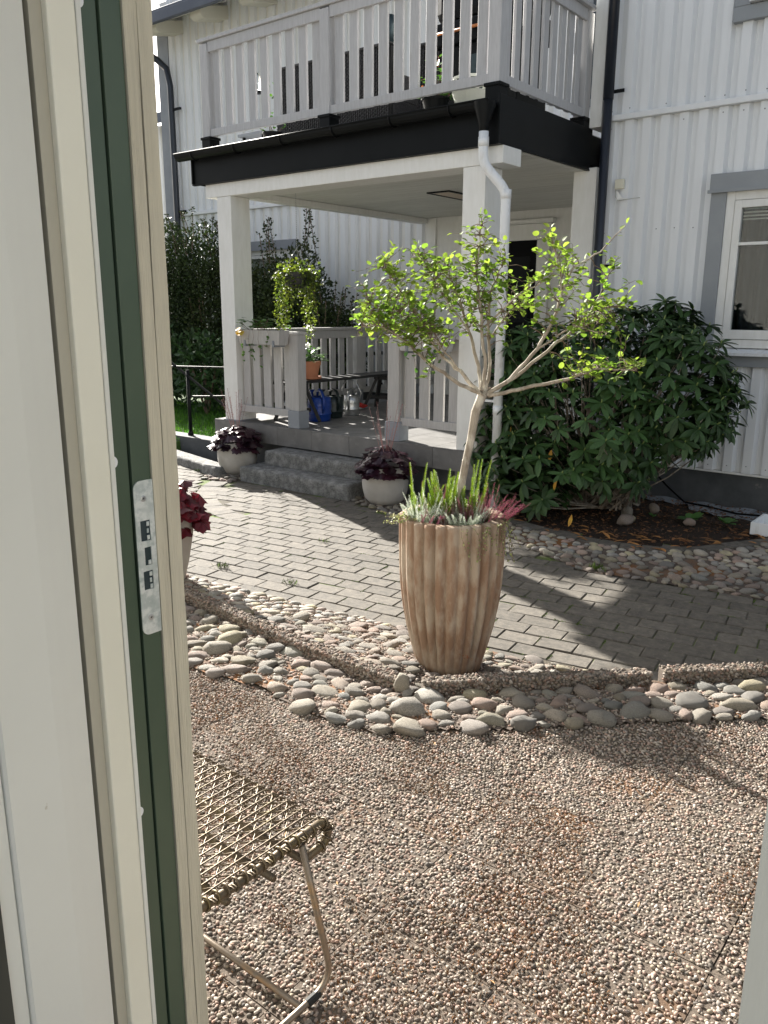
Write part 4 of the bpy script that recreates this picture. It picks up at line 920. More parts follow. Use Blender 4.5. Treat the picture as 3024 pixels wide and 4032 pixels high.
# geranium
ge = thing('potted_geranium', 'white geranium in a terracotta pot and saucer on the black bench', 'plant', (-6.33, 6.62, .96))
GX, GY, GZ = -6.33, 6.62, .962
W(ge, MB().lathe([(.095, 0), (.12, .004), (.125, .03), (.112, .03), (.10, .012)], (GX, GY, GZ), 28).build('saucer', TERRA2))
W(ge, MB().lathe([(.08, .012), (.108, .15), (.118, .15), (.121, .195), (.108, .195), (.10, .16)], (GX, GY, GZ), 28).build('pot', TERRA2)); W(ge, MB().lathe([(.10, 0)], (GX, GY, GZ+.17), 20).build('soil', SOIL))
f = Foliage('round'); st = MB()
for i in range(130):
    d = rdir(0, 1); p = Vector((GX+d.x*rnd(.04, .19), GY+d.y*rnd(.04, .19), GZ+.19+abs(d.z)*rnd(.02, .20))); f.add(p, (d.x, d.y, rnd(-.2, .4)), (0, 0, 1), rnd(.035, .06), 1)
    if i % 7 == 0: st.tube([(GX+rnd(-.03, .03), GY+rnd(-.03, .03), GZ+.17), tuple(p)], .003, 4)
W(ge, f.build('foliage', GREEN))
for (dx, dy, dz) in ((.02, -.02, .54), (-.0, -.05, .36), (-.13, -.28, .36), (-.10, -.2, .22), (-.15, -.33, .14)):
    st.tube([(GX, GY, GZ+.18), (GX+dx*.4, GY+dy*.4, GZ+dz*.6), (GX+dx, GY+dy, GZ+dz)], .003, 5); fl_ = Foliage('round')
    for i in range(46): d = rdir(-.6, 1); fl_.add((GX+dx+d.x*.03, GY+dy+d.y*.03, GZ+dz+d.z*.024), d, rdir(), .018, 1)
    W(ge, fl_.build('flower_head', WFLOW))
W(ge, st.build('stems', GREEN))
# window boxes on the railings
def wbox(x0, x1, lab, plants, lab2):
    t = thing('planter_box', lab, 'planter', ((x0+x1)/2, 5.88, 1.36), 'planter boxes hung on the porch railings')
    mb = MB(); z0, z1 = 1.355, 1.50; y0, y1, s_ = 5.82, 5.965, .035
    o = [(x0+s_, y0+s_*.6), (x1-s_, y0+s_*.6), (x1-s_, y1), (x0+s_, y1)]; q = [(x0, y0), (x1, y0), (x1, y1), (x0, y1)]; e = .012; qi = [(x0+e, y0+e), (x1-e, y0+e), (x1-e, y1-e), (x0+e, y1-e)]
    mb.add([(*p, z0) for p in o]+[(*p, z1) for p in q]+[(*p, z1) for p in qi]+[(*p, z1-.03) for p in qi], [(3, 2, 1, 0)]+[(i, (i+1) % 4, 4+(i+1) % 4, 4+i) for i in range(4)]+[(4+i, 4+(i+1) % 4, 8+(i+1) % 4, 8+i) for i in range(4)]+[(8+i, 8+(i+1) % 4, 12+(i+1) % 4, 12+i) for i in range(4)]+[(12, 13, 14, 15)])
    W(t, mb.build('trough', RAILD, bevel=.003))
    for x in (x0+.1, x1-.12): W(t, MB().box(x, x+.025, 5.835, 5.99, 1.335, 1.352).box(x, x+.025, 5.83, 5.843, 1.34, 1.40).build('hanger', TRIM))
    p_ = thing('strawberry_plant', lab2, 'plant', ((x0+x1)/2, 5.88, 1.49)); f = Foliage('round'); st = MB()
    for i in range(plants):
        a = rnd(0, PI*2); r = rnd(.02, .14); x = rnd(x0+.02, x1-.02); y = 5.89+math.sin(a)*r; z = 1.52+rnd(0, .12)*(1-r*3); f.add((x, y, z), (math.cos(a), math.sin(a)-.2, rnd(-.3, .3)), (0, 0, 1), rnd(.05, .075), 1)
        if i % 3 == 0: st.tube([(x*.5+(x0+x1)*.25, 5.89, 1.47), (x, y, z)], .002, 4)
    for k in range(5):
        x = rnd(x0+.05, x1-.05); y = 5.80; L_ = rnd(.15, .5); pts = [(x, 5.86, 1.51), (x-.01, y, 1.50)]+[(x+.02*math.sin(j*1.3+k), y-.01, 1.50-L_*j/4) for j in range(1, 5)]; st.tube(pts, .0015, 4)
        for q_ in pts[3:]:
            for j in range(2): f.add(q_, rdir(), (0, 0, 1), rnd(.025, .045), 1)
    W(p_, f.build('foliage', GREEN)); W(p_, st.build('runners', TWIG))
wbox(-6.62, -5.98, 'grey planter box hung on the left porch railing next to the pillar', 70, 'green strawberry plants with trailing runners in the left railing planter')
wbox(-4.52, -3.98, 'grey planter box hung on the right porch railing behind the small tree', 50, 'green trailing plants in the right railing planter behind the small tree')
y_ = Foliage('round')
for i in range(9): y_.add((-6.54+rnd(-.05, .07), 5.80+rnd(-.02, .02), 1.50+rnd(-.07, .03)), (rnd(-1, 1), -.6, rnd(-.6, .2)), (0, -.4, 1), rnd(.05, .07), 1)
tag(y_.build('yellowing_leaves', mat('yellow_green', (.45, .42, .04), (.5, .22, .04), 8, .5, isl=True, transl=.4)), 'yellow and orange leaves spilling over the left railing planter', 'leaves')
# hanging basket
hb = thing('hanging_basket', 'hanging basket of trailing ivy on a chain under the porch ceiling', 'plant', (-6.25, 6.34, 2.1))
BX, BY = -6.25, 6.36; mb = MB()
for k in range(32): mb.tube([(BX, BY, 2.97-k*.021+.012), (BX+.007*(k % 2), BY+.007*((k+1) % 2), 2.97-k*.021)], .004, 5)
for a in (0, 2.1, 4.2): mb.tube([(BX, BY, 2.32), (BX+.15*math.cos(a), BY+.15*math.sin(a), 2.09)], .003, 5)
W(hb, mb.build('chain', ZINC)); W(hb, MB().lathe([(.06, 1.92), (.13, 1.96), (.16, 2.08), (.15, 2.08)], (BX, BY, 0), 20).build('basket', BENCH))
f = Foliage('small')
for i in range(620):
    d = rdir(-.5, 1); r = rnd(.4, 1.15)*(1+.25*noise.noise(d*2)); f.add((BX+d.x*.235*r, BY+d.y*.235*r, 2.05+d.z*.17*r), rdir(-.8, .4), rdir(), rnd(.022, .048), 1.3)
for k in range(34):
    a = rnd(0, 2*PI); L_ = rnd(.35, .68) if k % 4 else rnd(.1, .3); r = rnd(.10, .25)
    if abs(((a-.9+PI) % (2*PI))-PI) < .35: L_ *= .35
    for j in range(int(L_*110)):
        z = 2.06-j/110; f.add((BX+r*math.cos(a)+random.gauss(0, .02), BY+r*math.sin(a)+random.gauss(0, .02), z), (rnd(-1, 1), rnd(-1, 1), rnd(-1, .2)), rdir(), rnd(.02, .036), 1.3)
W(hb, f.build('ivy', IVY))

# ------------------------------------------------------------------ round planters with heuchera
def heuchera(t, c, R_, H_, n, m, ls):
    f = Foliage('lobed'); x, y, z = c
    for i in range(n):
        d = rdir(-.35, 1); r = rnd(.78, 1.05); p = (x+d.x*R_*r, y+d.y*R_*r, z+d.z*H_*r); f.add(p, (d.x, d.y, rnd(-.9, .1)), (d.x*.3, d.y*.3, 1), rnd(.6, 1.15)*ls, 1)
    return W(t, f.build('foliage', m))
def planter(c, lab, lab2, n=150):
    x, y, z = c; t = thing('planter', lab, 'planter', c, 'ribbed beige planters beside the granite steps')
    prof = [(.10, 0), (.145, .012), (.185, .06), (.205, .14), (.21, .22), (.20, .30), (.19, .345), (.175, .345), (.17, .30)]
    W(t, MB().lathe(prof, c, 140, fn=lambda a, i: 1+(.006*math.cos(a*70) if 1 <= i <= 5 else 0)).build('pot', CONC, smooth=True)); W(t, MB().lathe([(.172, 0)], (x, y, z+.31), 24).build('soil', SOIL))
    p = thing('heuchera', lab2, 'plant', (x, y, z+.31)); heuchera(p, (x, y, z+.34), .22, .17, n, HEU, .085); st = MB(); fl_ = Foliage('small')
    for i in range(15):
        a = rnd(0, 2*PI); L_ = rnd(.25, .5); dx, dy = math.cos(a)*rnd(.02, .16), math.sin(a)*rnd(.02, .16); q = [(x+dx*.3, y+dy*.3, z+.42), (x+dx*.8, y+dy*.8, z+.45+L_*.5), (x+dx*1.3, y+dy*1.3, z+.45+L_)]; st.tube(q, .0016, 4)
        for j in range(26):
            u = .35+.65*random.random(); fl_.add((x+dx*(.5+.8*u)+random.gauss(0, .010), y+dy*(.5+.8*u)+random.gauss(0, .010), z+.45+L_*u), rdir(), rdir(), rnd(.007, .013), .7)
    W(p, st.build('flower_stems', PSTEM)); W(p, fl_.build('tiny_flowers', PSTEM))
planter((-6.58, 5.74, .0), 'ribbed beige planter left of the granite steps', 'dark purple heuchera with pinkish flower stalks in the planter left of the steps')
planter((-4.50, 5.66, .0), 'ribbed beige planter right of the granite steps behind the terracotta pot', 'dark purple heuchera with pinkish flower stalks in the planter right of the steps', 170)
rp = thing('tall_planter', 'tall smooth grey planter half hidden by the door frame', 'planter', (-4.05, 2.86, 0)); X_, Y_ = -4.02, 2.86
W(rp, MB().lathe([(.11, 0), (.13, .02), (.175, .2), (.205, .36), (.215, .50), (.20, .50), (.19, .44)], (X_, Y_, .02), 36).build('pot', mat('grey_stone_pot', (.40, .37, .33), (.33, .30, .27), 5, .8, .2, 60), smooth=True)); W(rp, MB().lathe([(.19, 0)], (X_, Y_, .47), 24).build('soil', SOIL))
rh = thing('heuchera', 'wine-red heuchera in the tall grey planter behind the door frame', 'plant', (X_, Y_, .5)); vs, fs = LS['lobed']; hl_ = []
for k in range(3): me = MB().add([(x, y*(1+.1*k), z*(1+.6*k)) for x, y, z in vs], fs).mesh('leaf'); me.materials.append(HEUR2); hl_.append(me)
for i in range(190):
    d = rdir(-.35, 1); r = rnd(.78, 1.05); x = Vector((d.x, d.y, rnd(-.9, .1))).normalized(); up = Vector((d.x*.3, d.y*.3, 1)); y = up.cross(x).normalized(); z = x.cross(y); s_ = rnd(.6, 1.15)*.085; p = Vector((d.x*.24*r, d.y*.24*r, d.z*.22*r))
    o = bpy.data.objects.new('leaf', hl_[i % 3]); col.objects.link(o); o.parent = rh; o.matrix_local = Matrix(((x.x*s_, y.x*s_, z.x*s_, p.x), (x.y*s_, y.y*s_, z.y*s_, p.y), (x.z*s_, y.z*s_, z.z*s_, p.z), (0, 0, 0, 1)))

# ------------------------------------------------------------------ terracotta pot, heathers, tree
PX, PY = -2.065, 3.105
NF = 26
tp = thing('fluted_pot', 'tall fluted terracotta pot holding the small tree', 'pot', (PX, PY, .01))
def flute(a, i):
    k = 1-abs(math.cos(a*NF/2))**.8; k2 = .8+.35*math.sin(a*5.3+1)
    amp = (0 if i >= 12 else .125 if i > 1 else .05); return 1-amp*k*k2
prof = [(.155, 0), (.168, .05), (.192, .14), (.212, .22), (.230, .32), (.243, .43), (.249, .54), (.251, .66), (.251, .72), (.252, .745), (.252, .757), (.245, .762), (.205, .763), (.198, .755), (.195, .68), (.19, .6)]
W(tp, MB().lathe(prof, (PX, PY, .01), 26*12, fn=lambda a, i: flute(a, i)).build('pot_body', TERRA, smooth=True)); W(tp, MB().lathe([(.19, 0)], (PX, PY, .70), 32).build('soil', SOIL))
def spike(F, base, d, L_, r0, n, size, taper=1, droop=0):
    d = Vector(d).normalized(); b0 = Vector(base); bow = rdir()*.012; o = d.orthogonal().normalized(); o2 = d.cross(o)
    for i in range(n):
        u = (i/n)**.85; c = b0+d*L_*u+bow*math.sin(u*3)+Vector((0, 0, -droop*u*u)); a = i*2.4+rnd(-.3, .3); q = o*math.cos(a)+o2*math.sin(a); r = r0*(1-.82*u)
        F.add(c+q*r*rnd(.1, .6), q*.9+d*rnd(.4, 1.0), d, r*rnd(.9, 1.6)+size*.28, .75)
def heather(name, lab, ctr, m, nsp, L0, L1, spread, r0=.011, size=.012, n=70, m2=None, lean=(0, 0)):
    t = thing(name, lab, 'plant', (ctr[0], ctr[1], .72)); F = Foliage('small'); G = Foliage('small')
    for k in range(nsp):
        a = rnd(0, 2*PI); s_ = spread*math.sqrt(random.random()); L_ = rnd(L0, L1); d = (math.cos(a)*s_+lean[0], math.sin(a)*s_+lean[1], 1)
        b0 = (ctr[0]+math.cos(a)*.03, ctr[1]+math.sin(a)*.03, .72); spike(F, b0, d, L_, r0, int(n*2.2), size)
        if m2: spike(G, b0, (d[0]*1.3, d[1]*1.3, d[2]), L_*.5, r0, n, size)
    W(t, F.build('flower_spikes', m))
    if m2: W(t, G.build('green_base', m2))
er = Vector((.78, .62)); ed = Vector((-.62, .78))   # along the picture / away from it, in plan
def at(u, v): return (PX+er.x*u+ed.x*v, PY+er.y*u+ed.y*v)
heather('heather', 'tall lime green heather spikes left of the tree trunk in the terracotta pot', at(-.05, -.01), LIME, 24, .10, .28, .26, .0115, .018, 120)
heather('heather', 'lime green heather behind and left in the pot, beside the white heather', at(-.12, .03), LIME, 18, .08, .20, .4, .011, .016, 90)
heather('heather', 'single tall lime heather spike at the left edge of the pot', at(-.165, .02), LIME, 2, .27, .30, .08, .0095, .015, 130)
heather('heather', 'lime green heather spikes right of the tree trunk', at(.07, .02), LIME, 22, .09, .24, .3, .0115, .017, 110, lean=(.08, 0))
heather('heather', 'tallest right-hand lime heather leaning outward behind the pink heather', at(.11, .05), LIME, 4, .24, .32, .08, .0095, .015, 120, lean=(.10, .05))
heather('heather', 'white flowering heather at the left front of the terracotta pot', at(-.14, -.07), SILV, 64, .07, .19, .75, .0062, .014, 50, DKG)
heather('heather', 'white flowering heather at the front centre of the terracotta pot', at(.04, -.12), SILV, 70, .06, .16, .95, .0062, .014, 45, DKG)
heather('heather', 'dark pinkish heather between the two white ones', at(-.04, -.11), mat('faded_heather', (.18, .07, .08), (.10, .09, .06), 40, .7, isl=True, rnd=.4), 24, .08, .17, .7, .006, .012, 45, DKG, lean=(-.15, -.1))
heather('heather', 'pink flowering heather in the middle right of the pot', at(.09, -.05), PINK, 20, .08, .19, .4, .0065, .013, 45, DKG)
heather('heather', 'bright pink heather spilling over the right edge of the terracotta pot', at(.165, -.03), PINK, 60, .08, .22, .8, .0065, .013, 45, DKG, lean=(.42, .33))
heather('heather', 'small pink heather in front of the white one on the left', at(-.13, -.11), PINK, 12, .08, .17, .4, .006, .012, 45, lean=(.5, -.1))
heather('heather', 'dark red heather behind the left white heather', at(-.08, .08), PINK, 9, .15, .20, .2, .008, .013, 60)
mv = thing('wire_vine', 'thin trailing wire vine over the front rim of the terracotta pot', 'plant', (PX, PY, .74)); f = Foliage('round'); st = MB()
for k in range(34):
    right = k < 20; u = rnd(.02, .21) if right else rnd(-.23, -.15); v = -math.sqrt(max(0, .205**2-min(.2, abs(u))**2)); p = Vector((*at(u, v), .775)); dr_ = Vector((*(Vector(at(u*1.0, v*1.3))-Vector(at(u, v))), 0)); pts = [p.copy()]
    L_ = rnd(.05, .22) if right else rnd(.06, .14); dirn = Vector((er.x*rnd(-.6, .6)-ed.x*.35, er.y*rnd(-.6, .6)-ed.y*.35, .2)) if right else Vector((-er.x*.9, -er.y*.9, rnd(0, .3)))
    n = 7
    for j in range(n):
        dirn += Vector((rnd(-.35, .35), rnd(-.35, .35), -.42 if right else rnd(-.12, .1))); q = pts[-1]+dirn.normalized()*L_/n; rr = Vector((q.x-PX, q.y-PY)); 
        if rr.length < .262 and q.z < .775: rr = rr.normalized()*.265; q.x, q.y = PX+rr.x, PY+rr.y
        pts.append(q)
        for _ in range(2): f.add(q, rdir(), rdir(), rnd(.006, .011), 1)
    st.tube(pts, .0009, 4)
W(mv, f.build('leaves', mat('vine_leaf', (.20, .24, .08), (.32, .32, .16), 20, .5, isl=True, rnd=.4, transl=.3))); W(mv, st.build('stems', TWIG))

tr = thing('small_tree', 'small round-leaved standard tree with bright green crown in the terracotta pot', 'tree', (PX, PY, .7))
MX = 1.17e-3
def tw(px_, py_, v=0):   # photo-measured offsets turned once into metres: along the picture, depth v
    u = (px_-1790)*MX; z = .82+(1985-py_)*1.09e-3; return Vector((PX+.01+er.x*u+ed.x*v, PY+er.y*u+ed.y*v, z))
trunk = [tw(1795, 2060, 0), tw(1808, 1960, 0), tw(1818, 1880, 0), tw(1830, 1800, 0), tw(1848, 1700, .0), tw(1858, 1620, 0), tw(1862, 1590, 0), tw(1872, 1555, 0), tw(1885, 1520, 0), tw(1895, 1500, 0)]
W(tr, MB().tube(trunk, [.021, .019, .0185, .018, .0185, .0195, .021, .020, .022, .018], 14).build('trunk', BARK, smooth=True))
C0 = (1888, 1515)
BR = [[(1888, 1515, 0), (1780, 1460, -.03), (1700, 1400, -.06), (1600, 1310, -.10), (1500, 1235, -.14), (1425, 1240, -.15)],
      [(1880, 1515, 0), (1800, 1420, .03), (1720, 1350, .07), (1640, 1200, .12), (1560, 1120, .15)],
      [(1885, 1510, 0), (1870, 1400, .02), (1830, 1250, .05), (1790, 1120, .08), (1740, 1010, .10)],
      [(1892, 1510, 0), (1890, 1400, -.03), (1870, 1200, -.04), (1850, 1040, -.02), (1860, 850, 0)],
      [(1895, 1510, 0), (1915, 1420, .02), (1905, 1250, .04), (1905, 1100, .03), (1950, 1000, .04)],
      [(1900, 1515, 0), (1990, 1450, -.02), (2080, 1330, -.04), (2145, 1200, -.05), (2165, 1100, -.05), (2200, 1010, -.05), (2300, 950, -.04), (2385, 850, -.04)],
      [(1900, 1515, 0), (2020, 1440, .03), (2170, 1310, .06), (2290, 1210, .09), (2370, 1160, .10), (2430, 1150, .12)],
      [(1905, 1520, 0), (2020, 1490, -.03), (2180, 1450, -.07), (2300, 1400, -.10), (2380, 1400, -.13), (2440, 1400, -.15)],
      [(2165, 1100, -.05), (2150, 1030, -.07), (2110, 900, -.08)],
      [(2290, 1210, .09), (2340, 1110, .10), (2370, 1010, .10)],
      [(1800, 1420, .03), (1700, 1290, -.03), (1560, 1190, -.10), (1450, 1150, -.10)],
      [(1870, 1250, -.04), (1990, 1120, -.10), (2090, 1060, -.13)],
      [(1830, 1250, .05), (1700, 1080, .02), (1640, 960, .0)],
      [(2080, 1330, -.04), (2200, 1230, -.12), (2290, 1260, -.16)],
      [(1640, 1200, .12), (1540, 1060, .06), (1500, 1010, .05)],
      [(1905, 1300, .03), (1990, 1180, .12), (2070, 1150, .16)]]
wood = MB(); lfl = Foliage('round'); tws = MB()
def leafy(p, d, n=1):
    for _ in range(n):
        q = Vector((rnd(-1, 1), rnd(-1, 1), rnd(-.3, 1))).normalized(); dd = (d*.5+q).normalized(); s_ = rnd(.016, .033)
        st_ = p+dd*.010; tws.tube([p, st_], .0007, 3, False); lfl.add(st_, dd+Vector((0, 0, rnd(-.7, .1))), (rnd(-.5, .5), rnd(-.5, .5), 1), s_, 1.0)
BRP = []
for bi, B in enumerate(BR):
    P_ = [tw(*q) for q in B]; pts = []
    for i in range(len(P_)-1):
        for k in range(5): pts.append(P_[i].lerp(P_[i+1], k/5)+Vector((random.gauss(0, .0025), random.gauss(0, .0025), random.gauss(0, .0025))))
    pts.append(P_[-1]); n = len(pts); BRP += [(bi, q) for q in pts[int(n*.3):]]; r0 = .0088 if bi < 8 else .0036; wood.tube(pts, [r0*(1-i/n)**.8+.0012 for i in range(n)], 8)
    for i in range(n):
        u = i/n
        lo_ = .42 if bi < 8 else .2
        if u > lo_:
            dense = (1.0 if bi not in (5,) else .75)
            if bi == 5 and u > .72: leafy(pts[i], (pts[i]-pts[i-1]).normalized(), 1); continue
            k = 2 if random.random() < dense else 1
            for _ in range(k if bi in (0, 1, 2, 3, 10, 12, 14) else (1 if random.random() < .8 else 2)):
                d = ((pts[i]-pts[i-1]).normalized()*.6+rdir(-.5, .9)); d.z += .06; d.normalize(); L_ = rnd(.05, .25)*(1.1-.78*u); seg = max(2, int(L_/.022)); q = pts[i].copy(); qs = [q.copy()]
                for s_ in range(seg):
                    d = (d+Vector((random.gauss(0, .22), random.gauss(0, .22), random.gauss(0, .2)+.04))).normalized(); q = q+d*.022; qs.append(q.copy()); leafy(q, d, 2 if random.random() < .5 else 1)
                tws.tube(qs, [.0015*(1-j/len(qs))+.0007 for j in range(len(qs))], 4, False)
allp = [(q, bi) for bi, q in BRP if True]
for (cu_, cz_, ru, rz_, rv, cnt) in ((1640, 1130, 270, 210, .22, 230), (1500, 1240, 130, 80, .18, 60), (1860, 960, 110, 150, .12, 50), (1950, 1170, 120, 130, .16, 46), (2170, 1120, 190, 190, .18, 62), (2330, 1230, 150, 90, .15, 34), (2330, 1400, 160, 50, .12, 30)):
    for _ in range(cnt):
        d = rdir(); k = random.random()**.4; p = tw(cu_+d.x*ru*k, cz_+d.z*rz_*k, d.y*rv*k)
        q, bi = min(allp, key=lambda t: (t[0]-p).length)
        if (q-p).length < .02: continue
        L_ = (p-q).length; n = max(3, int(L_/.02)); pts = [q.lerp(p, i/n)+Vector((random.gauss(0, .004), random.gauss(0, .004), .03*math.sin(PI*i/n)*L_*3+random.gauss(0, .003))) for i in range(n+1)]
        tws.tube(pts, [.0018*(1-i/(n+1))+.0006 for i in range(n+1)], 4, False)
        for i in range(n+1):
            if i/n > .35 and random.random() < .8: leafy(pts[i], (pts[i]-pts[max(0, i-1)]).normalized() if i else Vector((0, 0, 1)), 1)
for k in range(12):   # pruned stubs at the fork
    d = rdir(.1, 1); p = trunk[-2]+Vector((rnd(-.02, .02), rnd(-.02, .02), rnd(-.01, .03))); wood.tube([p, p+d*rnd(.03, .07)], [.006, .004], 7)
W(tr, wood.build('branches', BARK, smooth=True)); W(tr, tws.build('twigs', TWIG)); W(tr, lfl.build('foliage', LEAF, smooth=True))
print('tree leaves', len(lfl.M))

# ------------------------------------------------------------------ rhododendron
rd = thing('rhododendron', 'large dark green rhododendron bush against the pale wall', 'shrub', (-2.9, 6.5, 0))
ELL = [((-3.02, 6.40, .80), (.72, .52, .74)), ((-2.36, 6.72, 1.02), (.44, .42, .56)), ((-3.48, 6.34, 1.05), (.42, .36, .50)), ((-2.72, 6.72, 1.36), (.42, .36, .36)), ((-2.08, 6.90, .92), (.20, .26, .32)), ((-3.15, 6.15, .42), (.55, .36, .40)), ((-3.55, 6.15, .55), (.26, .26, .45)), ((-2.45, 6.92, 1.55), (.20, .2, .22))]
whorls = []; tries = 0
camp = Vector((0, 0, 1.7))
while len(whorls) < 430 and tries < 20000:
    tries += 1; c, r = random.choices(ELL, weights=[e[1][0]*e[1][2] for e in ELL])[0]; d = rdir(-.85, 1); kk = 1+random.choice((0, 0, -.12, .06, .16))*random.random(); p = Vector(c)+Vector((d.x*r[0], d.y*r[1], d.z*r[2]))*kk
    if p.z < (.12 if p.x < -2.95 else .30) or p.y > YW-.12: continue
    ins = sum(1 for c2, r2 in ELL if ((p.x-c2[0])/r2[0])**2+((p.y-c2[1])/r2[1])**2+((p.z-c2[2])/r2[2])**2 < .86)
    if ins and random.random() > .10: continue
    if p.x < -3.45 and p.y < 6.0 and p.z > 1.2: continue
    if any((p-q[0]).length < .082 for q in whorls): continue
    whorls.append((p, d))
for _ in range(26):
    c, r = random.choice(ELL[:5]); d = rdir(-.1, 1); p = Vector(c)+Vector((d.x*r[0], d.y*r[1], d.z*r[2]))*rnd(1.12, 1.34)
    if p.y < YW-.14 and p.x > -3.6: whorls.append((p, d))
for (x, y, z) in ((-2.40, 6.9, 1.66), (-2.52, 6.85, 1.78), (-2.30, 6.95, 1.58), (-2.12, 6.95, 1.40), (-1.98, 6.95, 1.14), (-2.62, 6.8, 1.62)): whorls.append((Vector((x, y, z)), Vector((.3, -.3, .8))))
lm = []
for k in range(4):
    mb = MB(); vs, fs = LS['rhodo']; b = .10*k-.12; mb.add([(x, y*(1+.15*math.sin(k*2)), z+b*x*x-.06*k*abs(y)) for x, y, z in vs], fs); me = mb.mesh('leaf'); me.materials.append(RHO); me.polygons.foreach_set('use_smooth', [True]*len(me.polygons)); lm.append(me)
mass = Foliage('rhodo'); near = []; buds = MB(); rst = MB()
for p, d in whorls:
    ax = (d*.7+Vector((0, 0, .75))+Vector((rnd(-.2, .2), rnd(-.2, .2), 0))).normalized(); o1 = ax.orthogonal().normalized(); o2 = ax.cross(o1); n = random.randint(8, 12); sz = rnd(.115, .165)
    for k in range(n):
        a = 2*PI*k/n+rnd(-.2, .2); tilt = rnd(-.35, .55) if k % 2 else rnd(-.7, .1); q = (o1*math.cos(a)+o2*math.sin(a)+ax*tilt).normalized(); near.append((p-camp).length); 
        near[-1] = ((p-camp).length+(0 if (d.dot(camp-p) > 0) else 3), p.copy(), q, ax.copy(), sz*rnd(.8, 1.1))
    buds.tube([p, p+ax*.022, p+ax*.034], [.005, .006, .001], 6); c = Vector((rnd(-3.2, -2.6), rnd(6.5, 6.9), .05)); m_ = p.lerp(c, .5)+Vector((0, 0, -.06)); (rst.tube([c, m_, p-ax*.08, p], [.010, .006, .003, .003], 5) if random.random() < .35 else None)
near.sort(key=lambda t: t[0])
for i, (_, p, q, ax, sz) in enumerate(near):
    if i < 300:
        x = q; y = ax.cross(x).normalized(); z = x.cross(y); o = bpy.data.objects.new('leaf', random.choice(lm)); col.objects.link(o); o.parent = rd
        m = Matrix(((x.x*sz, y.x*sz, z.x*sz, p.x+.9-2+2-(-0) if False else p.x), (x.y*sz, y.y*sz, z.y*sz, p.y), (x.z*sz, y.z*sz, z.z*sz, p.z), (0, 0, 0, 1)))
        o.matrix_local = Matrix.Translation(-Vector(rd.location)) @ m
    else: mass.add(p, q, ax, sz, 1)
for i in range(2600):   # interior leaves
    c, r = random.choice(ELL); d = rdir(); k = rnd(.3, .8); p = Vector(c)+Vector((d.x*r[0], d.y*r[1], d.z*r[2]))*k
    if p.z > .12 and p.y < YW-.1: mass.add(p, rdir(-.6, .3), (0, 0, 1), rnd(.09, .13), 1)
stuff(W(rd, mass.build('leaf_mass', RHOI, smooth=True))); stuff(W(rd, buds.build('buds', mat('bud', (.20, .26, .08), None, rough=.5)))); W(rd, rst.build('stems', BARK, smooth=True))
yl = Foliage('rhodo')
for (x, y, z) in ((-3.0, 5.92, .62), (-2.75, 6.1, .62), (-2.9, 5.85, .40), (-2.78, 5.9, .12), (-3.4, 5.95, .78), (-2.6, 6.2, .75)): yl.add((x, y, z), (rnd(-.4, .4), rnd(-.5, 0), -1), rdir(), .10, 1)
W(rd, yl.build('yellow_leaves', YLEAF))
# bed details
stn = [(-2.62, 6.64, .055, .05), (-2.51, 6.35, .075, .05), (-2.50, 6.47, .03, .028), (-2.48, 6.90, .058, .05), (-2.08, 6.63, .05, .035)]
names = ['grey rounded stone lying highest behind two others in the planting bed', 'large pale stone at the front of the little group in the planting bed', 'smallest stone squeezed between two larger ones in the planting bed', 'beige upright stone standing alone in the middle of the planting bed', 'pale stone lying in front of the green seedling in the planting bed']
for (x, y, a, h), nm in zip(stn, names):
    o = bpy.data.objects.new('stone', COBM[int(a*1000) % 8]); col.objects.link(o); o.location = (x, y, .01+h*.4); o.scale = (a, a*.75, h); o.rotation_euler = (0, 0, rnd(0, 3)); tag(o, nm, 'stone', 'loose stones in the planting bed')
def rosette(c, n, s_, lab):
    f = Foliage('rhodo')
    for k in range(n): a = 2*PI*k/n+rnd(-.3, .3); f.add(c, (math.cos(a), math.sin(a), rnd(.3, 1.1)), (0, 0, 1), s_*rnd(.7, 1.1), 1.9)
    tag(f.build('seedling', mat('seedling_leaf', (.08, .20, .05), (.12, .26, .07), 10, .5, isl=True, rnd=.2, transl=.3) if 'seedling_leaf' not in bpy.data.materials else bpy.data.materials['seedling_leaf']), lab, 'plant')
rosette((-2.11, 6.77, 0), 9, .13, 'broad-leaved green seedling behind the pale stone in the bed'); rosette((-1.86, 6.88, 0), 9, .12, 'low toothed green weed near the white box in the bed'); rosette((-2.42, 6.72, 0), 5, .06, 'tiny green seedling between the stones in the middle of the bed')
wb = thing('white_tray', 'white open plastic channel lying on the ground at the right edge by the wall', 'tray', (-1.4, 6.85, 0))
for (a, b_, c, d, e, f_) in ((-1.62, -1.0, 6.66, 6.68, 0, .10), (-1.62, -1.0, 7.0, 7.02, 0, .10), (-1.62, -1.60, 6.681, 6.999, 0, .10), (-1.599, -1.0, 6.681, 6.999, 0, .02)): W(wb, MB().box(a, b_, c, d, e+.0, f_).build('tray_side', WPIPE, bevel=.004))
fb = MB(); n = 26
for k in range(n): 
    x = -3.1+k*.06; y = 7.60 if k < 3 else 7.57-.0*k; w0 = .10+.05*noise.noise(Vector((k*.4, 1, 1)))+(.012*k if k > 12 else 0)
    fb.v += [(x, 7.585, -.01+.01*math.sin(k)), (x, 7.585-w0, -.03+.012*math.sin(k*1.7))]
fb.f = [(2*k, 2*k+1, 2*k+3, 2*k+2) for k in range(n-1)]
tag(fb.build('ground_cloth', FABRIC, smooth=True), 'strip of grey ground cloth along the foot of the dark plinth', 'cloth')
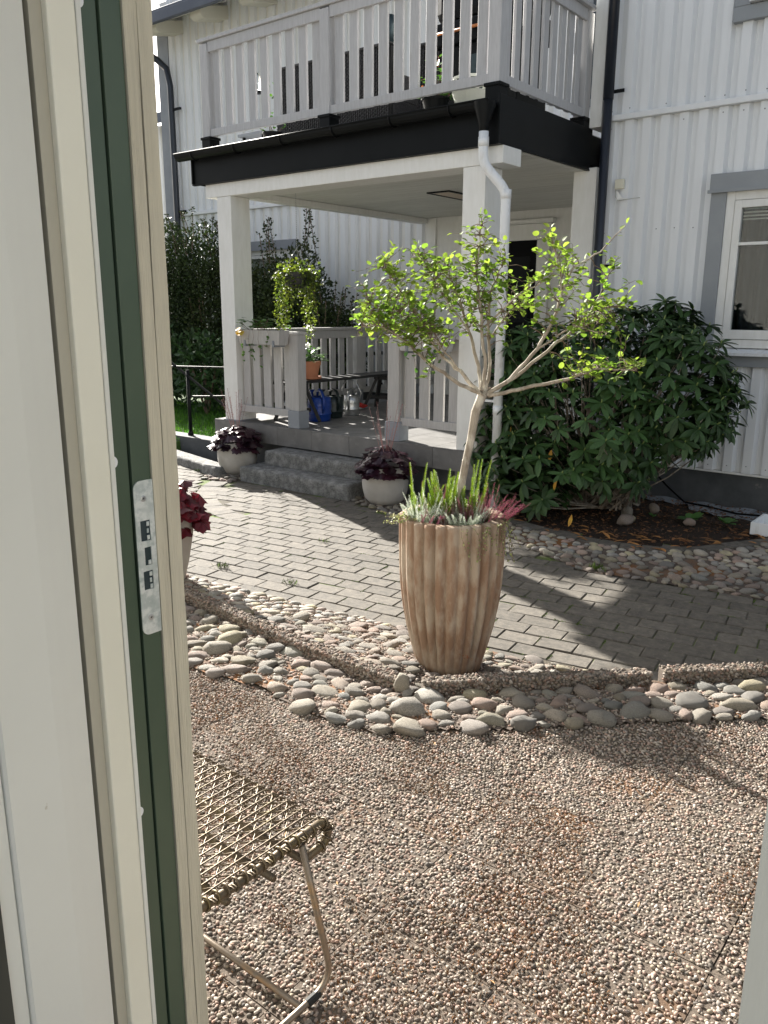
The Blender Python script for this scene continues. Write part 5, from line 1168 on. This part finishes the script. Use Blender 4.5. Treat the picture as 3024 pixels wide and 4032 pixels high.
tag(MB().tube([(-2.78, 7.56, .26), (-2.62, 7.54, .12), (-2.42, 7.50, -.01), (-2.2, 7.42, 0), (-1.9, 7.3, .0), (-1.6, 7.25, .03), (-1.2, 7.3, .03)], .009, 8).build('cable', BLACK, smooth=True), 'black cable running down the plinth and along the bed', 'cable')

# ------------------------------------------------------------------ hedge shrubs at the left
def shrub(c, r, h, n, lab, m=HEDGE, kind='small', ls=.06, shoots=10, sh=.6):
    t = thing('shrub', lab, 'shrub', (c[0], c[1], .17)); f = Foliage(kind); st = MB()
    for i in range(n):
        d = rdir(-.9, 1); k = (rnd(.25, 1.03)**.7)*(1+.16*noise.noise(Vector((d.x*2+c[0], d.y*2, d.z*2)))); p = Vector((c[0]+d.x*r*k, c[1]+d.y*r*.7*k, .17+h*.5+d.z*h*.5*k)); f.add(p, d+rdir()*1.2, rdir(), ls*rnd(.6, 1.2), 1.15)
    for i in range(shoots):
        a = rnd(0, 2*PI); x, y = c[0]+math.cos(a)*r*rnd(.1, .8), c[1]+math.sin(a)*r*.5; z0 = .17+h*rnd(.82, .95); dx, dy = rnd(-.35, .35), rnd(-.2, .2); L_ = rnd(.4, 1)*sh; q = [(x+dx*L_*u, y+dy*L_*u, z0+L_*u) for u in (0, .5, 1)]; st.tube(q, .005, 4)
        for j in range(int(L_*90)):
            u = random.random(); f.add((x+dx*L_*u+random.gauss(0, .02), y+dy*L_*u+random.gauss(0, .02), z0+L_*u), rdir(-.2, 1), rdir(), ls*rnd(.5, 1), 1.1)
    for i in range(14): a = rnd(0, 2*PI); st.tube([(c[0], c[1], .15), (c[0]+math.cos(a)*r*.5, c[1]+math.sin(a)*r*.4, .17+h*.6)], [.02, .008], 5)
    W(t, f.build('foliage', m)); W(t, st.build('stems', TWIG))
shrub((-11.9, 8.9), .75, 2.95, 15000, 'tall dark hedge shrub behind the handrail, nearest the door frame')
shrub((-10.9, 9.0), .75, 2.85, 15000, 'tall dark hedge shrub next to the left porch pillar with pale shoots', shoots=16)
shrub((-9.9, 9.1), .75, 2.25, 13000, 'dark shrub in front of the left house window')
shrub((-8.9, 9.0), .72, 2.45, 12000, 'dark shrub with long thin shoots right of the house window behind the hanging basket', shoots=9, sh=.95)
shrub((-8.0, 8.8), .55, 1.6, 8000, 'low dark shrub just outside the porch side railing')
shrub((-12.9, 8.6), .7, 3.0, 8000, 'dark hedge shrub at the far left end of the lawn')
shrub((-9.7, 7.9), .5, 1.25, 1100, 'broad-leaved evergreen shrub in front of the dark hedge above the lawn', RHOI, 'rhodo', .12, 0)
shrub((-10.9, 8.0), .55, 1.3, 1200, 'broad-leaved evergreen shrub at the left above the lawn behind the handrail', RHOI, 'rhodo', .12, 0)

# ================================================================== DOORWAY (camera side)
def bx(b_, X): # plan y on a plane x=X for a bearing in degrees from +Y
    return X/math.tan(R(b_))
dj = thing('door_frame', 'cream and green door frame at the left edge with a steel strike plate', 'door frame', (-.93, .6, .2))
def strip(y0, y1, x, name, m, th=.05, **k):
    return W(dj, MB().box(x-th, x, y0, y1, .2, 2.3).build(name, m, **k))
B = dict(woodR=-53.04, crack=-53.93, gw=-54.70, g2=-56.05, g1=-56.24, tg=-57.07, ct=-57.40, dc=-59.01, pd=-60.02)
XW = -.900
yw0, yw1 = bx(B['gw'], XW), bx(B['woodR'], XW)
# weathered outer post with an open crack: two boards almost touching
yc = bx(B['crack'], XW)
def board(y0, y1, x, th, name, m, amp, parent=dj, bev=.002):
    mb = MB(); n = 90; vs = []; 
    for k in range(n+1):
        z = .2+2.1*k/n; a = amp*noise.noise(Vector((z*5, y0*30, 1)))+amp*.5*noise.noise(Vector((z*19, y0*30, 4))); b_ = amp*noise.noise(Vector((z*5, y1*30, 7)))+amp*.6*noise.noise(Vector((z*23, y1*30, 9)))
        vs += [(x-th, y0+a, z), (x, y0+a, z), (x+amp*.5*noise.noise(Vector((z*6, 3, 2))), (y0+y1)/2, z), (x, y1+b_, z), (x-th, y1+b_, z)]
    fs = [(5*k+i, 5*k+(i+1) % 5, 5*(k+1)+(i+1) % 5, 5*(k+1)+i) for k in range(n) for i in range(5)]; mb.add(vs, fs+[(4, 3, 2, 1, 0), tuple(5*n+i for i in range(5))]); return W(parent, mb.build(name, m, smooth=False, recalc=True))
board(yw0, yc-.0006, XW, .06, 'post_board', JWOOD, .0012); board(yc+.0007, yw1, XW+.0006, .06, 'post_board', JWOOD, .0012)
W(dj, MB().box(XW-.06, XW-.006, yc-.003, yc+.003, .2, 2.3).build('crack_shadow_gap', FLATBLACK))
XG = -.903; ya, yb = bx(B['g2'], XG), yw0-.0008
strip(ya, yb, XG, 'green_frame', JGREEN, .05, bevel=.001)
strip(bx(B['g1'], -.912), ya-.0005, -.912, 'gap_shade', FLATBLACK, .03)  # black strip standing in for shade in the open gap
XG1 = -.906; yd = bx(B['tg'], XG1); ye = bx(B['g1'], XG1)
strip(yd-.012, ye, XG1, 'green_frame', JGREEN, .05, bevel=.001)
XT = -.898; yf, yg = bx(B['ct'], XT), bx(B['tg'], XT); strip(yf, yg, XT, 'edge_bead', JPANEL, .02, bevel=.0015)
XC = -.895; yh = bx(B['dc'], XC); yi = bx(B['ct'], XC); strip(yh, yi-.0003, XC, 'cream_frame', JCREAM, .04, bevel=.002)
XD = -.905; yj = bx(B['pd'], XD); yk = bx(B['dc'], XD); strip(yj, yk+.006, XD, 'shaded_recess', JDARK, .03)
XP = -.893; yl_ = bx(B['pd'], XP); y5 = bx(-66.2, XP); y6 = bx(-67.21, XP)
mb = MB(); pr = [(XP-.05, y5+.002), (XP, y5+.002), (XP+.003, y5+.006), (XP+.003, yl_-.05), (XP, yl_-.035), (XP-.004, yl_-.020), (XP-.010, yl_), (XP-.05, yl_)]
mb.prism(pr, .2, 2.3); W(dj, mb.build('inner_lining', JPANEL, smooth=False, recalc=True, bevel=.0015))
mb = MB(); mb.box(XP-.05, XP-.004, y6, y5+.0015, .2, 2.3); W(dj, mb.build('lining_edge', JPANEL, bevel=.001)); W(dj, MB().box(XP-.05, XP-.002, y5-.0022, y5-.0005+.002, .2, 2.3).build('groove', FLATBLACK)) if False else None
W(dj, MB().box(XP-.05, XP+.001, .12, y6-.001, .2, 2.3).build('door_seal', mat('seal_dark', (.05, .05, .04), None, rough=.7)))
# screw caps
for z in (1.511, 1.008, 2.035):
    yy0 = (yd+.000); W(dj, MB().tube([(XG1-.001, yf+.004+.003, z), (XG1+.001, yf+.004+.003, z)], .0085, 20).build('screw_cap', mat('cap_white', (.8, .8, .8), None, rough=.4) if 'cap_white' not in bpy.data.materials else bpy.data.materials['cap_white']))
# strike plate on the green frame: zinc plate with three slots
sp = W(dj, MB().box(XG-.02, XG-.019, 0, .001, 1, 1.001).build('strike_plate', STEEL)); 
py0, py1 = ya-.001, yb+.0002; z0p, z1p = 1.268, 1.482
def plate():
    bm = bmesh.new(); c = .011; pts = []
    def arc(cy, cz, a0):
        return [(cy+c*math.cos(a0+k*PI/12), cz+c*math.sin(a0+k*PI/12)) for k in range(7)]
    outer = [(py1, z0p), (py1, z1p)]+arc(py0+c, z1p-c, PI/2)+arc(py0+c, z0p+c, PI)
    slots = [(py0+.007, py0+.022, 1.400, 1.428), (py0+.011, py0+.0215, 1.366, 1.391), (py0+.007, py0+.022, 1.332, 1.358)]
    vs = [bm.verts.new((0, y, z)) for y, z in outer]; es = [bm.edges.new((vs[i], vs[(i+1) % len(vs)])) for i in range(len(vs))]
    for a, b_, c_, d in slots:
        q = [bm.verts.new((0, y, z)) for y, z in ((a, c_), (b_, c_), (b_, d), (a, d))]; es += [bm.edges.new((q[i], q[(i+1) % 4])) for i in range(4)]
    bmesh.ops.triangle_fill(bm, use_beauty=True, use_dissolve=False, edges=es, normal=(1, 0, 0))
    r = bmesh.ops.extrude_face_region(bm, geom=bm.faces[:]); 
    for v in [e for e in r['geom'] if isinstance(e, bmesh.types.BMVert)]: v.co.x += .0016
    bmesh.ops.recalc_face_normals(bm, faces=bm.faces); me = bpy.data.meshes.new('strike_plate'); bm.to_mesh(me); bm.free(); return me, slots
me, slots = plate(); sp.data = me; me.materials.append(STEEL); sp.location = Vector((XG+.0006, 0, 0))-Vector(dj.location)
for a, b_, c_, d in slots:
    o = MB().box(-.0004, .0001, a, b_, c_, d).build('slot_recess', DARKM, sp)
    for k in range(3 if b_-a > .012 else 1):
        zz = c_+(d-c_)*(k+.5)/3; MB().box(.0003, .0018, b_-.0055, b_-.001-(.0015 if k % 2 else 0), zz-.0035, zz+.0025).build('slot_tooth', STEEL, sp, bevel=.0005)
for z in (1.458, 1.292):
    yc_ = py0+.014; o = MB().lathe([(.0042, 0), (.0042, .0006), (.003, .0009)], (0, 0, 0), 20, cap1=True).build('screw', ZINC, sp); o.rotation_euler = (0, R(90), 0); o.location = (.0015, yc_, z)
    for rr in (0, PI/2): c = MB().obox((0, 0, .00095), (.0034, .0007, .0002), rr+.4).build('screw_cross', FLATBLACK, sp); c.rotation_euler = (0, R(90), 0); c.location = (.0015, yc_, z)
mb = MB()   # faint stamped mark below the upper screw
for k, ww in enumerate((.006, .009, .009)): mb.box(.00165, .00172, py0+.010, py0+.010+ww, 1.4445-k*.0022, 1.4451-k*.0022)
mb.build('stamped_mark', DARKM, sp) if False else None
# outside wall of the camera's house and right-hand frame
hw = thing('entrance_wall', 'pale house wall round the doorway the view looks out of', 'wall', (-2, .6, .1))
W(hw, MB().box(-5, -.965, .50, .66, .1, 3.3).build('wall_panel', SKIN)); W(hw, MB().box(.16, 4, .50, .66, .1, 3.3).build('wall_panel', SKIN)); W(hw, MB().box(-.964, .159, .50, .66, 2.35, 3.3).build('wall_panel', SKIN))
rj = thing('door_jamb', 'white painted door jamb at the lower right edge of the view', 'door frame', (-.05, .6, .2))
XR = -.107; board(.575, .60, .10, .207, 'jamb_board', DOORW, .0006, rj)
W(rj, MB().box(XR+.006, .10, .602, .66, .2, 2.3).build('jamb_stop', DOORW, bevel=.003))

# ------------------------------------------------------------------ wire chair
ch = thing('wire_chair', 'bronze wire-mesh lounge chair with tubular legs at the lower left', 'chair', (-1.4, .95, .2))
SX1 = -1.062; ZS = .630; YF = 1.15
def seatz(y): # waterfall front edge
    return ZS if y < YF-.06 else ZS-.0
def edge_pts(x):
    out = []
    for k in range(11): out.append((x, .66+(YF-.037-.66)*k/10, ZS-.0+.004*math.cos(k*.6)))
    for k in range(1, 8):
        a = PI/2-k*(PI*.95)/7; out.append((x, YF-.035+.027*math.cos(a), ZS-.027+.027*math.sin(a)))
    out.append((x, YF-.085, ZS-.056)); return out
ep = edge_pts(SX1); W(ch, MB().tube(ep, .0095, 12).build('side_tube', CHAIRM, smooth=True)); W(ch, MB().tube(edge_pts(-1.70), .0095, 12).build('side_tube', CHAIRM, smooth=True))
W(ch, MB().tube([(-1.70, YF-.085, ZS-.056), (SX1, YF-.085, ZS-.056)], .008, 10).build('front_tube', CHAIRM, smooth=True)); W(ch, MB().tube([(-1.70, .86, ZS-.03), (SX1, .86, ZS-.03)], .008, 10).build('cross_tube', CHAIRM, smooth=True)); W(ch, MB().tube([(-1.70, .98, ZS-.05), (SX1, .98, ZS-.05)], .008, 10).build('cross_tube', CHAIRM, smooth=True))
def zc(y, x=0):
    if y < YF-.035: return ZS+.008
    u = min(1, (y-(YF-.035))/.034); return ZS-.027+.034*math.sqrt(max(0, 1-u*u))
wires = MB(); nW = 20; wy = [.69+k*.0235 for k in range(nW)]
sx = [SX1-.014-k*.0235 for k in range(27)]
def over(y):     # point on the wrap of the front edge for an arc parameter y beyond the flat part
    if y < YF-.035: return (y, ZS+.009)
    t = (y-(YF-.035))/.036; return (YF-.035+.037*math.sin(t), ZS-.027+.037*math.cos(t))
for x in sx:     # straight wires front to back, curling over the front edge
    pts = []
    for k in range(30): a_, b_ = over(.665+k*(YF+.075-.665)/29); pts.append((x, a_, b_))
    wires.tube(pts, .0018, 5, False)
for k, y in enumerate(wy+[YF+.013, YF+.037, YF+.06]):     # meander wires across: step sideways between the straight ones
    a = .0085; pts = []
    for m_, x in enumerate([SX1+.010]+sx):
        s_ = 1 if (k+m_) % 2 else -1
        for dx_, dz in ((.0065, -.003), (0, -.0015), (-.0065, -.003)):
            yy_, z_ = over(y+s_*a); pts.append(Vector((x+dx_, yy_, z_+dz)))
    sm = [pts[0]]
    for i in range(1, len(pts)-1):
        p, q, r = pts[i-1], pts[i], pts[i+1]
        if i % 3 == 1: sm.append(q)
        else: sm += [q.lerp(p, .3), q.lerp(r, .2)]
    sm.append(pts[-1]); wires.tube(sm, .0017, 5, False)
W(ch, wires.build('seat_mesh', CHAIRM, smooth=True))
for k in range(18):
    y = wy[k]
    W(ch, MB().tube([(SX1+.0125*math.cos(a), y+.002*math.sin(a), ZS+.0125*math.sin(a)) for a in [2*PI*j/12 for j in range(13)]], .0026, 6, False).build('wire_ring', CHAIRM, smooth=True))
for j in (1, 3, 5, 7):
    p = Vector(ep[10+j if 10+j < len(ep) else -1]); d = (Vector(ep[min(10+j+1, len(ep)-1)])-p); d = d.normalized() if d.length > 1e-6 else Vector((0, -1, 0)); o1 = Vector((1, 0, 0)); o2 = d.cross(o1)
    W(ch, MB().tube([p+(o1*math.cos(a)+o2*math.sin(a))*.0125 for a in [2*PI*q/12 for q in range(13)]], .0026, 6, False).build('wire_ring', CHAIRM, smooth=True))
def legs(x):
    W(ch, MB().tube(bend([(x, YF-.095, ZS-.012), (x+.0, YF-.005, .215), (x, .60, .215)], 6), .0075, 12).build('leg', CHAIRL, smooth=True))
    W(ch, MB().tube([(x, .62, .216), (x, .66, .62)], .0075, 12).build('leg', CHAIRL, smooth=True))
    W(ch, MB().tube([(x, 1.060, .214), (x, 1.098, .214)], .0100, 10).build('foot_glide', FLATBLACK))
legs(-1.056); legs(-1.705)
W(ch, MB().tube([(-1.705, 1.045, .215), (-1.056, 1.045, .215)], .0072, 12).build('floor_bar', CHAIRL, smooth=True))
